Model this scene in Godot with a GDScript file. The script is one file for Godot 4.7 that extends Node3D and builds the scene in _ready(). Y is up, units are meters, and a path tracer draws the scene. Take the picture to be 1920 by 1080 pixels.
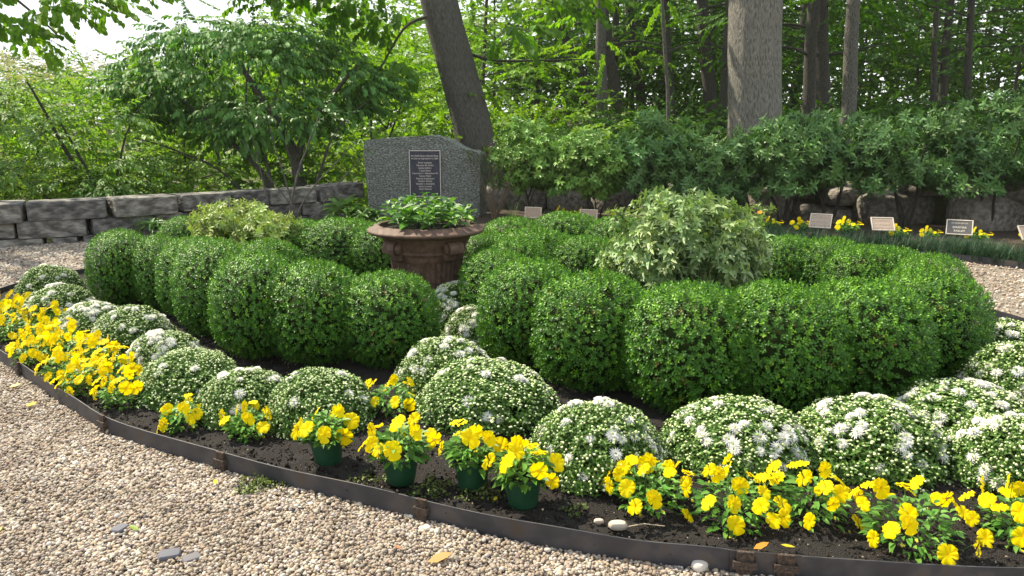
extends Node3D
# A memorial garden bed: clipped boxwood, white chrysanthemums and yellow pansies inside a steel edging, an iron urn, a granite memorial stone, shrubs, stone walls and a wood behind.

const BOX := [[-3.06, -5.85, 0.228, 0.37, 0.52], [-2.66, -5.66, 0.182, 0.33, 0.51], [-2.31, -5.41, 0.237, 0.37, 0.53], [-2.00, -5.01, 0.255, 0.42, 0.57], [-1.56, -4.52, 0.255, 0.38, 0.56], [-1.18, -4.41, 0.273, 0.39, 0.53], [-0.72, -4.31, 0.275, 0.31, 0.49], [-0.09, -4.94, 0.262, 0.30, 0.51], [0.10, -4.33, 0.281, 0.34, 0.55], [0.44, -3.94, 0.310, 0.35, 0.55], [0.88, -3.61, 0.310, 0.34, 0.56], [1.30, -3.57, 0.310, 0.33, 0.57], [1.77, -3.73, 0.330, 0.36, 0.55], [2.30, -4.09, 0.301, 0.39, 0.54], [2.60, -4.62, 0.233, 0.30, 0.54], [-2.98, -6.95, 0.265, 0.27, 0.50], [-2.50, -6.80, 0.294, 0.30, 0.50], [-1.80, -5.50, 0.265, 0.27, 0.50], [-1.85, -6.55, 0.333, 0.31, 0.52], [-1.45, -6.45, 0.372, 0.36, 0.54], [-1.02, -6.25, 0.304, 0.31, 0.54], [-0.22, -5.95, 0.255, 0.26, 0.50], [0.02, -6.72, 0.304, 0.31, 0.52], [0.52, -7.10, 0.363, 0.35, 0.52], [0.95, -6.78, 0.294, 0.30, 0.52], [0.16, -5.80, 0.372, 0.36, 0.54], [0.00, -5.32, 0.284, 0.29, 0.54], [0.56, -5.52, 0.274, 0.28, 0.52], [2.05, -5.56, 0.235, 0.24, 0.52], [2.30, -5.38, 0.255, 0.26, 0.53], [2.40, -5.05, 0.274, 0.27, 0.53], [2.55, -5.02, 0.265, 0.27, 0.52], [1.66, -5.85, 0.245, 0.25, 0.50]]
const BOX_SAYS := [
	"clipped boxwood at the far left end of the front hedge beside the gravel", "narrow boxwood second from the left end of the front hedge", "boxwood mostly tucked behind a larger loaf shaped neighbour, third from the left", "tall loaf shaped boxwood fourth from the left in the front hedge",
	"rounded boxwood fifth from the left, behind the bud covered mums", "broad round boxwood just left of the one nearest the urn", "round boxwood standing in front of the urn's left foot",
	"boxwood with a bright top right of the urn, at the start of the right hedge", "boxwood bulging behind two green white chrysanthemums, left corner of the right hedge", "broad boxwood in the right hedge above the first white mum", "boxwood in the right hedge above the dark gap between two white mums",
	"boxwood in the middle of the long right hedge front", "boxwood right of the middle in the long right hedge front", "big boxwood at the right corner of the right hedge", "boxwood at the right end of the hedge beside the pale gravel",
	"boxwood at the back left of the bed, nearest the stone wall", "small boxwood in the back row left of the pale yellowish shrub", "shaded dark boxwood inside the left loop, below the pale yellowish shrub", "boxwood in the back row right of the pale yellowish shrub", "big bright topped boxwood in the back row left of the urn", "boxwood whose dark side meets the left of the urn rim",
	"dark shaded boxwood showing right behind the urn", "low boxwood in the back row right of the memorial stone", "dark bluish boxwood below the second small sign", "boxwood in the back row touching the left of the variegated shrub",
	"boxwood with a bright rounded top at the back of the right hedge's left arm", "boxwood midway along the left arm of the right hedge", "boxwood with a dark shaded side facing the variegated shrub", "boxwood just right of the variegated shrub", "bright boxwood second right of the variegated shrub", "boxwood inside the right corner of the right hedge", "boxwood at the back right of the right hedge, before the grass", "boxwood half hidden behind the variegated shrub"]
const MUM := [[-3.82, -6.15, 0.21, 0.24, 4, "low"], [-3.20, -5.24, 0.22, 0.27, 20, "many"], [-2.78, -4.88, 0.20, 0.22, 24, "many"], [-2.39, -4.63, 0.22, 0.25, 12, "some"], [-2.00, -4.20, 0.19, 0.21, 26, "many"], [-1.64, -3.70, 0.23, 0.25, 2, "few"], [-1.28, -3.45, 0.20, 0.23, 7, "some"], [-0.90, -3.36, 0.22, 0.26, 3, "few"], [-0.35, -3.85, 0.23, 0.28, 12, "some"], [-0.12, -3.45, 0.29, 0.27, 11, "some"],
	[0.34, -2.86, 0.24, 0.29, 22, "many"], [0.94, -2.98, 0.27, 0.25, 34, "many"], [1.48, -2.96, 0.28, 0.26, 24, "many"], [2.02, -3.20, 0.28, 0.25, 34, "many"], [1.95, -2.77, 0.22, 0.26, 24, "many"], [2.50, -3.56, 0.25, 0.33, 26, "many"], [2.86, -4.20, 0.22, 0.28, 22, "many"], [-0.37, -4.95, 0.22, 0.35, 34, "many"], [-0.25, -4.56, 0.16, 0.27, 14, "many"], [2.40, -3.06, 0.22, 0.26, 16, "many"]]
const MUM_SAYS := [
	"green chrysanthemum mound by the far gravel, left of the front hedge", "white flowering mum right behind the left end of the pansy drift", "white flecked mum before the second boxwood from the left", "half open white mum above the middle of the pansy drift", "mum with a dense white patch above the right end of the pansy drift",
	"bud covered green mum left of the first single pansy", "bud covered mum with a few white blooms above the second single pansy", "green bud covered mum behind the leftmost potted pansy", "mum at the gap between the two hedges, behind another mum", "largest bud covered mum, behind the potted pansies",
	"white mum right of the pots, blooming on its left side", "mum with many white blooms at the middle of the right hedge", "mum with scattered white blooms behind the big pansy group", "densely white mum behind its neighbours, right of the hedge corner", "white mum at the right edge of the picture behind the last pansy",
	"tall white mum beside the right corner of the hedge", "white mum farthest up the right side, next to the pale gravel", "white mum at the foot of the urn", "small white mum in the gap right of the urn", "mum at the right edge of the picture below the tall white one"]
const PAN := [[-3.66, -5.33, 0.14, 0.17], [-3.46, -5.30, 0.15, 0.20], [-3.25, -4.72, 0.15, 0.20], [-2.97, -4.62, 0.14, 0.16], [-2.58, -4.26, 0.15, 0.21], [-2.76, -4.22, 0.13, 0.18], [-2.44, -3.95, 0.13, 0.17], [-2.14, -3.88, 0.14, 0.19], [-2.22, -3.74, 0.13, 0.18], [-1.91, -3.57, 0.15, 0.19], [-1.50, -3.27, 0.11, 0.16], [-1.17, -3.17, 0.12, 0.16], [-0.59, -3.47, 0.15, 0.17], [0.50, -2.54, 0.14, 0.19], [0.77, -2.45, 0.15, 0.19], [1.05, -2.47, 0.15, 0.18], [1.32, -2.30, 0.17, 0.22], [1.70, -2.31, 0.14, 0.18], [-3.88, -5.08, 0.15, 0.18], [-3.45, -4.98, 0.15, 0.19], [-3.12, -4.98, 0.14, 0.18], [-2.78, -4.52, 0.14, 0.18], [-2.36, -4.16, 0.13, 0.17]]
const PAN_SAYS := [
	"yellow pansy at the far tip of the drift, at the picture's left edge", "yellow pansy with dark blotched blooms before the farthest mum", "yellow pansy low at the left edge, close to the steel edging", "yellow pansy inside the left part of the drift", "yellow pansy in the drift before the second white mum", "yellow pansy hanging over the edging at the left",
	"yellow pansy in the middle of the drift near the edging", "yellow pansy in the drift close to the half open mum", "yellow pansy full of blooms right of the drift's middle", "yellow pansy ending the drift on the right, above a joint of the edging", "small single yellow pansy, first one right of the drift", "small yellow pansy between the first single one and the pots",
	"yellow pansy planted behind the pot second from the left", "yellow pansy planted right of the pots, left of the big group", "yellow pansy above the edging's double stake joint", "yellow pansy with long stems right of the double stake joint", "tall yellow pansy with large blooms near the right corner", "yellow pansy cut by the right edge of the picture", "yellow pansy partly outside the picture at the far left of the drift", "yellow pansy deep in the far half of the drift", "yellow pansy at the inner side of the drift before the white flecked mum", "yellow pansy at the inner side of the drift, midway along", "yellow pansy tucked between the drift and the half open mum"]
const POT := [[-0.75, -2.89, 0.0], [-0.43, -2.72, 1.3], [-0.15, -2.68, 2.9], [0.04, -2.54, 4.4]]
const POT_SAYS := ["leftmost potted yellow pansy, standing apart in a dark green pot", "potted yellow pansy second from the left, full of blooms, in a dark green pot", "potted yellow pansy third from the left, its pot half behind the next", "rightmost potted yellow pansy, nearest the edging, in a dark green pot"]
const EDGE := [[-3.07, -4.38], [-2.60, -3.95], [-2.19, -3.58], [-1.79, -3.25], [-1.13, -2.88], [-0.69, -2.68], [-0.32, -2.51], [0.07, -2.345], [0.38, -2.25], [0.64, -2.19], [0.87, -2.15], [1.56, -2.08], [2.3, -2.2], [2.95, -2.65], [3.4, -3.4], [3.6, -4.4], [3.5, -5.4], [3.05, -6.5], [2.2, -7.3], [0.9, -7.75], [-0.8, -7.8], [-2.4, -7.65], [-3.6, -7.35], [-4.15, -6.7], [-4.2, -6.0], [-3.95, -5.4], [-3.55, -4.85]]
const WALL_LINE := [[-9.5, -7.35], [-8.2, -7.85], [-7.0, -8.3], [-5.92, -8.75], [-5.12, -9.16], [-4.55, -9.62], [-4.05, -10.12], [-3.65, -10.62], [-3.2, -11.05], [-2.75, -11.5], [-2.25, -12.1]]
const BOULDER_LINE := [[-0.6, -12.7], [0.4, -12.5], [1.3, -12.2], [2.3, -11.7], [3.2, -11.2], [4.6, -10.95], [5.8, -10.4], [6.7, -9.8], [8.2, -8.8], [10.0, -7.6]]
const GRAVEL_BACK := [[9.0, -4.2], [6.6, -6.1], [5.9, -6.7], [5.08, -7.41], [4.73, -7.8], [3.5, -8.6], [1.5, -9.2], [-1.0, -9.5], [-3.0, -9.6], [-4.1, -9.7], [-4.6, -9.5]]

const PLACES := [[-9.0, "past the left edge"], [-0.68, "at the picture's left edge"], [-0.60, "above the wall's left end"], [-0.53, "above the second cap stone"], [-0.46, "left of the dogwood"], [-0.39, "behind the dogwood's left tip"], [-0.31, "behind the dogwood's middle"], [-0.24, "behind the dogwood's right half"], [-0.17, "left of the memorial stone"], [-0.10, "just left of the leaning trunk"], [-0.03, "just right of the leaning trunk"], [0.04, "above the two left small signs"], [0.11, "behind the slender grey trunk"], [0.17, "above the variegated shrub"], [0.23, "left of the thickest trunk"], [0.29, "behind the thickest trunk"], [0.35, "right of the thickest trunk"], [0.42, "behind the brown grey trunk"], [0.49, "above the most tilted small sign"], [0.56, "behind the thin lone trunk"], [0.63, "at the picture's right edge"], [0.70, "past the right edge"]]

var rng := RandomNumberGenerator.new()
var nz := FastNoiseLite.new()
var mats := {}
var bed := PackedVector2Array()
var gravel_area := PackedVector2Array()


class Geo:
	var v := PackedVector3Array()
	var n := PackedVector3Array()
	var c := PackedColorArray()
	var t := PackedVector2Array()
	var ix := PackedInt32Array()

	func put(p: Vector3, m: Vector3, col: Color, uv := Vector2.ZERO) -> int:
		v.append(p); n.append(m); c.append(col); t.append(uv)
		return v.size() - 1

	func tri(a: int, b: int, d: int) -> void:
		ix.append(a); ix.append(b); ix.append(d)

	func leaf2(p: Vector3, d: Vector3, u: Vector3, l: float, w: float, col: Color, fold := 0.2, droop := 0.12) -> void:
		var s := d.cross(u).normalized()
		var k := s.cross(d)
		var mid := p + d * (l * 0.45) + k * (w * fold)
		var a := put(p, k, col)
		put(mid - s * (w * 0.5), (k + s * 0.35).normalized(), col)
		put(mid + s * (w * 0.5), (k - s * 0.35).normalized(), col)
		put(p + d * l - k * (l * droop), (k + d * 0.3).normalized(), col)
		tri(a, a + 1, a + 3); tri(a, a + 3, a + 2)

	func leaf4(p: Vector3, d: Vector3, u: Vector3, l: float, w: float, col: Color, rim: Color, fold := 0.12, droop := 0.2) -> void:
		var s := d.cross(u).normalized()
		var k := s.cross(d)
		var q1 := p + d * (l * 0.33) + k * (l * droop * 0.25)
		var q2 := p + d * (l * 0.72) - k * (l * droop * 0.2)
		var n1 := (k + s * 0.3).normalized()
		var n2 := (k - s * 0.3).normalized()
		var a := put(p, k, col)
		put(q1 - s * (w * 0.5) + k * (w * fold), n1, rim)
		put(q1, k, col)
		put(q1 + s * (w * 0.5) + k * (w * fold), n2, rim)
		put(q2 - s * (w * 0.4) + k * (w * fold), n1, rim)
		put(q2, k, col)
		put(q2 + s * (w * 0.4) + k * (w * fold), n2, rim)
		put(p + d * l - k * (l * droop), (k + d * 0.3).normalized(), rim)
		tri(a, a + 1, a + 2); tri(a, a + 2, a + 3)
		tri(a + 1, a + 4, a + 2); tri(a + 2, a + 4, a + 5)
		tri(a + 2, a + 5, a + 3); tri(a + 3, a + 5, a + 6)
		tri(a + 4, a + 7, a + 5); tri(a + 5, a + 7, a + 6)

	func tube(pts: PackedVector3Array, rad: PackedFloat32Array, sides: int, col: Color, around := 3.0, along := 1.0) -> void:
		var up := Vector3.FORWARD
		var first := v.size()
		var run := 0.0
		for j in pts.size():
			var tan := (pts[mini(j + 1, pts.size() - 1)] - pts[maxi(j - 1, 0)]).normalized()
			if j == 0 and absf(tan.dot(up)) > 0.9:
				up = Vector3.RIGHT
			var b := tan.cross(up).normalized()
			var a := b.cross(tan).normalized()
			up = a
			if j:
				run += pts[j].distance_to(pts[j - 1])
			for k in sides + 1:
				var an := TAU * k / sides
				var dir := a * cos(an) + (tan.cross(a)) * sin(an)
				put(pts[j] + dir * rad[j], dir, col, Vector2(around * k / sides, run * along))
		var m := sides + 1
		for j in pts.size() - 1:
			for k in sides:
				var q := first + j * m + k
				tri(q, q + m, q + m + 1); tri(q, q + m + 1, q + 1)

	func lathe(pr: Array, sides: int, col: Color, at := Vector3.ZERO) -> void:
		var first := v.size()
		for p in pr:
			for k in sides:
				var an := TAU * k / sides
				put(at + Vector3(cos(an) * p[0], p[1], -sin(an) * p[0]), Vector3(cos(an), 0, -sin(an)), col)
		for j in pr.size() - 1:
			for k in sides:
				var q := first + j * sides + k
				var r := first + j * sides + (k + 1) % sides
				tri(q, q + sides, r + sides); tri(q, r + sides, r)

	func box(at: Basis, o: Vector3, sz: Vector3, col: Color) -> void:
		for f in 6:
			var ax := f / 2
			var sg := 1.0 if f % 2 == 0 else -1.0
			var e := [Vector3.RIGHT, Vector3.UP, Vector3.BACK]
			var nn: Vector3 = e[ax] * sg
			var uu: Vector3 = e[(ax + 1) % 3]
			var ww: Vector3 = nn.cross(uu)
			var h := sz * 0.5
			var q := v.size()
			for k in 4:
				var x := -1.0 if k % 2 == 0 else 1.0
				var y := -1.0 if k < 2 else 1.0
				var p: Vector3 = (nn + uu * x + ww * y) * h
				put(o + at * p, at * nn, col, Vector2(x, y))
			tri(q, q + 2, q + 3); tri(q, q + 3, q + 1)

	func add(o: Geo, x: Transform3D) -> void:
		var q := v.size()
		for k in o.v.size():
			put(x * o.v[k], (x.basis * o.n[k]).normalized(), o.c[k], o.t[k])
		for k in o.ix:
			ix.append(k + q)

	func smooth() -> void:   # averaged normals; the ones put in before say which way is out
		var old := n.duplicate()
		n.fill(Vector3.ZERO)
		for k in range(0, ix.size(), 3):
			var a := ix[k]
			var m := (v[ix[k + 2]] - v[a]).cross(v[ix[k + 1]] - v[a])
			n[a] += m; n[ix[k + 1]] += m; n[ix[k + 2]] += m
		var agree := 0.0
		for k in n.size():
			n[k] = n[k].normalized() if n[k].length() > 1e-12 else Vector3.UP
			agree += n[k].dot(old[k])
		if agree < 0:
			for k in n.size():
				n[k] = -n[k]
			for k in range(0, ix.size(), 3):
				var a := ix[k]
				ix[k] = ix[k + 1]; ix[k + 1] = a

	func mesh(m: Material) -> ArrayMesh:
		var a := []
		a.resize(Mesh.ARRAY_MAX)
		a[Mesh.ARRAY_VERTEX] = v; a[Mesh.ARRAY_NORMAL] = n; a[Mesh.ARRAY_COLOR] = c; a[Mesh.ARRAY_TEX_UV] = t; a[Mesh.ARRAY_INDEX] = ix
		var r := ArrayMesh.new()
		r.add_surface_from_arrays(Mesh.PRIMITIVE_TRIANGLES, a)
		r.surface_set_material(0, m)
		return r


# ---- small helpers
func rf(a: float, b: float) -> float:
	return rng.randf_range(a, b)

func rdir() -> Vector3:
	var y := rf(-1, 1)
	var a := rf(0, TAU)
	var r := sqrt(1 - y * y)
	return Vector3(cos(a) * r, y, sin(a) * r)

func vary(c: Color, by: float) -> Color:
	var k := rf(1.0 - by, 1.0 + by)
	return Color(c.r * k * rf(0.94, 1.06), c.g * k, c.b * k * rf(0.9, 1.1))

func mi(called: String, mesh: Mesh, parent: Node, at := Vector3.ZERO) -> MeshInstance3D:
	var o := MeshInstance3D.new()
	o.name = called; o.mesh = mesh; o.position = at
	parent.add_child(o, true)
	return o

func stuff(o: Node) -> Node:
	o.set_meta("kind", "stuff")
	return o

func structure(o: Node, label: String, category: String) -> Node:
	o.set_meta("kind", "structure")
	return tag(o, label, category)

func tag(o: Node, label: String, category: String, group := "") -> Node:
	o.set_meta("label", label); o.set_meta("category", category)
	if group:
		o.set_meta("group", group)
	return o

func thing(called: String, label: String, category: String, at := Vector3.ZERO, turn := 0.0, group := "") -> Node3D:
	var o := Node3D.new()
	o.name = called
	add_child(o, true)
	o.position = at; o.rotation.y = turn
	tag(o, label, category, group)
	return o

func many(called: String, mesh: Mesh, xf: Array, col: PackedColorArray, parent: Node) -> MultiMeshInstance3D:
	var mm := MultiMesh.new()
	mm.transform_format = MultiMesh.TRANSFORM_3D
	mm.use_colors = true
	mm.mesh = mesh
	mm.instance_count = xf.size()
	for k in xf.size():
		mm.set_instance_transform(k, xf[k])
		mm.set_instance_color(k, col[k])
	var o := MultiMeshInstance3D.new()
	o.name = called; o.multimesh = mm
	parent.add_child(o, true)
	stuff(o)
	return o

func line_z(line: Array, x: float) -> float:
	for k in line.size() - 1:
		if x <= line[k + 1][0]:
			return lerpf(line[k][1], line[k + 1][1], clampf((x - line[k][0]) / (line[k + 1][0] - line[k][0]), 0, 1))
	return line[-1][1]

func aim(d: Vector3, roll: float, s: float) -> Transform3D:   # local +X along d, local +Y as near up as it can be
	var x := d.normalized()
	var z := x.cross(Vector3.UP)
	z = z.normalized() if z.length() > 0.01 else Vector3.BACK
	var b := Basis(x, z.cross(x), z) * Basis(Vector3.RIGHT, roll)
	return Transform3D(b.scaled_local(Vector3.ONE * s), Vector3.ZERO)

func spline(p: Array, n: int, closed: bool) -> PackedVector2Array:
	var out := PackedVector2Array()
	var m := p.size()
	for k in (m if closed else m - 1):
		var a := Vector2(p[(k - 1 + m) % m if closed else maxi(k - 1, 0)][0], p[(k - 1 + m) % m if closed else maxi(k - 1, 0)][1])
		var b := Vector2(p[k][0], p[k][1])
		var c := Vector2(p[(k + 1) % m][0], p[(k + 1) % m][1])
		var d := Vector2(p[(k + 2) % m if closed else mini(k + 2, m - 1)][0], p[(k + 2) % m if closed else mini(k + 2, m - 1)][1])
		for j in n:
			out.append(b.cubic_interpolate(c, a, d, float(j) / n))
	return out

func noise_tex(kind: int, freq: float, oct: int, ramp: Array, size := 512, fractal := FastNoiseLite.FRACTAL_FBM, seed_ := 7) -> NoiseTexture2D:
	var f := FastNoiseLite.new()
	f.noise_type = kind; f.frequency = freq; f.fractal_octaves = oct; f.fractal_type = fractal; f.seed = seed_
	var x := NoiseTexture2D.new()
	x.width = size; x.height = size; x.seamless = true; x.noise = f; x.generate_mipmaps = false
	if ramp.size():
		var g := Gradient.new()
		var off := PackedFloat32Array()
		var cols := PackedColorArray()
		for e in ramp:
			off.append(e[0])
			cols.append(Color(e[1], e[2], e[3]).linear_to_srgb())
		g.offsets = off; g.colors = cols
		x.color_ramp = g
	return x

func leafy(rough: float, back: Color, spec := 0.5) -> StandardMaterial3D:
	var m := StandardMaterial3D.new()
	m.vertex_color_use_as_albedo = true
	m.roughness = rough; m.metallic_specular = spec
	m.cull_mode = BaseMaterial3D.CULL_DISABLED
	if back.get_luminance() > 0:
		m.backlight_enabled = true
		m.backlight = back.linear_to_srgb()
	return m

func solid(ramp: Array, rough: float, freq: float, scale: float, bump := 0.0, metal := 0.0, oct := 5, kind := FastNoiseLite.TYPE_SIMPLEX_SMOOTH, seed_ := 7) -> StandardMaterial3D:
	var m := StandardMaterial3D.new()
	m.albedo_texture = noise_tex(kind, freq, oct, ramp, 512, FastNoiseLite.FRACTAL_FBM, seed_)
	m.roughness = rough; m.metallic = metal
	m.uv1_triplanar = true
	m.uv1_scale = Vector3.ONE * scale
	if bump > 0:
		m.heightmap_enabled = true
		m.heightmap_texture = noise_tex(kind, freq * 1.3, oct, [], 512, FastNoiseLite.FRACTAL_FBM, seed_ + 4)
		m.heightmap_scale = bump
	m.vertex_color_use_as_albedo = true
	return m

func bark(ramp: Array, bump: float, sx: float, sy: float, seed_: int) -> StandardMaterial3D:
	var m := StandardMaterial3D.new()
	m.albedo_texture = noise_tex(FastNoiseLite.TYPE_SIMPLEX_SMOOTH, 0.014, 5, ramp, 512, FastNoiseLite.FRACTAL_RIDGED, seed_)
	m.heightmap_enabled = true
	m.heightmap_texture = noise_tex(FastNoiseLite.TYPE_SIMPLEX_SMOOTH, 0.014, 5, [], 512, FastNoiseLite.FRACTAL_RIDGED, seed_)
	m.heightmap_scale = bump
	m.roughness = 0.95
	m.uv1_scale = Vector3(sx, sy, 1)
	return m

func cuts(near: float, step: int) -> PackedFloat32Array:
	var r := PackedFloat32Array([-1.0, -near])
	for k in range(1, step):
		r.append(lerpf(-near, near, float(k) / step))
	r.append(near); r.append(1.0)
	return r

func rock(sz: Vector3, pw: float, amp: float, freq: float, seed_: int, step: Vector3i, col: Color) -> Geo:   # a rounded, uneven block centred on its base
	var g := Geo.new()
	var seen := {}
	var e := [Vector3.RIGHT, Vector3.UP, Vector3.BACK]
	for f in 6:
		var ax := f / 2
		var sg := 1.0 if f % 2 == 0 else -1.0
		var nn: Vector3 = e[ax] * sg
		var uu: Vector3 = e[(ax + 1) % 3]
		var ww: Vector3 = nn.cross(uu)
		var wi := (ax + 2) % 3
		var cu := cuts(0.93, step[(ax + 1) % 3])
		var cw := cuts(0.93, step[wi])
		var id := []
		for y in cw:
			for x in cu:
				var p: Vector3 = nn + uu * x + ww * y
				var key := Vector3i((p * 1000.0).round())
				if not seen.has(key):
					var q := p / pow(pow(absf(p.x), pw) + pow(absf(p.y), pw) + pow(absf(p.z), pw), 1.0 / pw)
					var w := q * sz * 0.5
					var out := q.normalized()
					w += out * amp * (nz.get_noise_3dv(w * freq * 40.0 + Vector3.ONE * seed_ * 13.7) + 0.5 * nz.get_noise_3dv(w * freq * 110.0 + Vector3.ONE * seed_ * 3.1))
					seen[key] = g.put(w + Vector3(0, sz.y * 0.5, 0), out, col)
				id.append(seen[key])
		var m := cu.size()
		for j in cw.size() - 1:
			for k in m - 1:
				var q: int = j * m + k
				g.tri(id[q], id[q + m], id[q + m + 1]); g.tri(id[q], id[q + m + 1], id[q + 1])
	g.smooth()
	return g


# ---- the ground
func ground_height(x: float, z: float) -> float:
	var h := -0.06
	var left := line_z(WALL_LINE, x)
	var right := line_z(BOULDER_LINE, x)
	if x < -2.0:
		var b := clampf((left - 0.25 - z) / 1.2, 0, 1)
		h -= b * 0.25 + maxf(0, left - 2.0 - z) * 0.012
	else:
		var b := smoothstep(0.0, 0.5, right - 0.35 - z) * smoothstep(-0.8, 0.6, x)
		h += b * (0.55 + maxf(0, right - 1.0 - z) * 0.035)
	return h + nz.get_noise_2d(x * 12, z * 12) * 0.03

func build_ground() -> void:
	var g := Geo.new()
	var xs := PackedFloat32Array()
	var zs := PackedFloat32Array()
	var q := -110.0
	while q <= 110.0:
		xs.append(q)
		q += 0.4 if absf(q) < 11.9 else 2.0 if absf(q) < 30 else 8.0
	q = -110.0
	while q <= 60.0:
		zs.append(q)
		q += 0.4 if q > -15.0 and q < -5.0 else 1.5 if q > -32 and q < 10 else 6.0
	for z in zs:
		for x in xs:
			g.put(Vector3(x, ground_height(x, z), z), Vector3.UP, Color.WHITE)
	var m := xs.size()
	for j in zs.size() - 1:
		for k in m - 1:
			var a := j * m + k
			g.tri(a, a + m + 1, a + m); g.tri(a, a + 1, a + m + 1)
	g.smooth()
	var o := mi("ground", g.mesh(mats.floor), self)
	structure(o, "leaf strewn woodland floor around and behind the garden", "ground")

func build_gravel() -> void:
	var outline := PackedVector2Array([Vector2(-16, 8), Vector2(9, 8)])
	for p in GRAVEL_BACK:
		outline.append(Vector2(p[0], p[1]))
	for k in range(6, -1, -1):
		outline.append(Vector2(WALL_LINE[k][0], WALL_LINE[k][1] - 0.12) if WALL_LINE[k][0] < -4.7 else Vector2(-4.75, -9.5))
	outline.append(Vector2(-16, -5.2))
	gravel_area = outline
	var g := Geo.new()
	for p in outline:
		g.put(Vector3(p.x, 0, p.y), Vector3.UP, Color.WHITE)
	var ids := Geometry2D.triangulate_polygon(outline)
	for k in range(0, ids.size(), 3):
		var a := outline[ids[k]]
		var w := (outline[ids[k + 1]] - a).cross(outline[ids[k + 2]] - a)
		if w > 0:
			g.tri(ids[k], ids[k + 1], ids[k + 2])
		else:
			g.tri(ids[k], ids[k + 2], ids[k + 1])
	structure(mi("gravel_path", g.mesh(mats.gravel), self), "pale pea gravel path curving round the planted bed", "path")
	var stones: Array[ArrayMesh] = []
	for s in 3:
		var p := Geo.new()
		var rings := [[-1.0, 0.0], [-0.72, 0.68], [0.0, 1.0], [0.72, 0.68], [1.0, 0.0]]
		for r in rings:
			for k in 7:
				var an := TAU * (k + 0.4 * absf(r[0])) / 7
				var w := Vector3(cos(an) * r[1], r[0], -sin(an) * r[1])
				p.put(w * (1.0 + 0.28 * nz.get_noise_3dv(w * 60.0 + Vector3.ONE * s * 91.0)), w, Color.WHITE)
		for j in 4:
			for k in 7:
				var a := j * 7 + k
				var b := j * 7 + (k + 1) % 7
				p.tri(a, a + 7, b + 7); p.tri(a, b + 7, b)
		p.smooth()
		stones.append(p.mesh(mats.pebble))
	var xf := [[], [], []]
	var co := [PackedColorArray(), PackedColorArray(), PackedColorArray()]
	var tones := [Color(0.45, 0.37, 0.29), Color(0.55, 0.485, 0.405), Color(0.35, 0.275, 0.21), Color(0.63, 0.58, 0.52), Color(0.27, 0.24, 0.21), Color(0.46, 0.36, 0.265), Color(0.10, 0.10, 0.115)]
	var chance := PackedFloat32Array([1, 0.9, 0.8, 0.45, 0.35, 0.5, 0.06])
	for pass_ in 4:
		var count: int = [118000, 120000, 46000, 110000][pass_]
		for k in count:
			var x: float
			var z: float
			var s := 0.0054
			if pass_ == 0:      # before the edging
				z = rf(-3.4, -1.7); x = rf(-2.9, 1.3)
			elif pass_ == 1:    # along the left side
				z = rf(-6.3, -3.4); x = rf(-5.4, -1.7)
			else:               # farther round
				s = 0.009 if pass_ == 2 else 0.0105
				if pass_ == 3:      # what one sees a step to the side
					z = rf(-9.4, -0.7); x = rf(-8.4, 7.4)
				elif k % 4 == 0:
					z = rf(-8.6, -3.2); x = rf(3.2, 6.6)
				else:
					z = rf(-9.6, -6.0); x = rf(-7.6, -3.9)
			var e := Vector2(x, z)
			if not Geometry2D.is_point_in_polygon(e, gravel_area) or Geometry2D.is_point_in_polygon(e, bed):
				continue
			if pass_ < 3 and (x > -z * 0.72 + 0.9 or x < z * 0.78 - 0.9):
				continue
			if pass_ == 3 and x < -z * 0.72 + 0.9 and x > z * 0.78 - 0.9 and z < -1.75:
				continue
			var size := s * exp(rng.randfn(0, 0.26))
			var b := Basis.from_euler(Vector3(rf(-0.5, 0.5), rf(0, TAU), rf(-0.5, 0.5))).scaled_local(Vector3(size * rf(1.0, 1.45), size * rf(0.6, 0.85), size))
			var v := k % 3
			var dirt := clampf(nz.get_noise_2d(x * 90, z * 90) + 0.25 + 0.3 * nz.get_noise_2d(x * 22, z * 22), 0, 0.5)
			xf[v].append(Transform3D(b, Vector3(x, rf(0.0, 0.013) + 0.006 * nz.get_noise_2d(x * 60, z * 60), z)))
			co[v].append(vary(tones[rng.rand_weighted(chance)], 0.14).lerp(Color(0.17, 0.12, 0.085), dirt * 0.75))
	var gv := Node3D.new()
	gv.name = "gravel"
	add_child(gv)
	stuff(gv)
	tag(gv, "loose tan and white pea gravel covering the path", "gravel")
	for v in 3:
		many("pebbles", stones[v], xf[v], co[v], gv)

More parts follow.
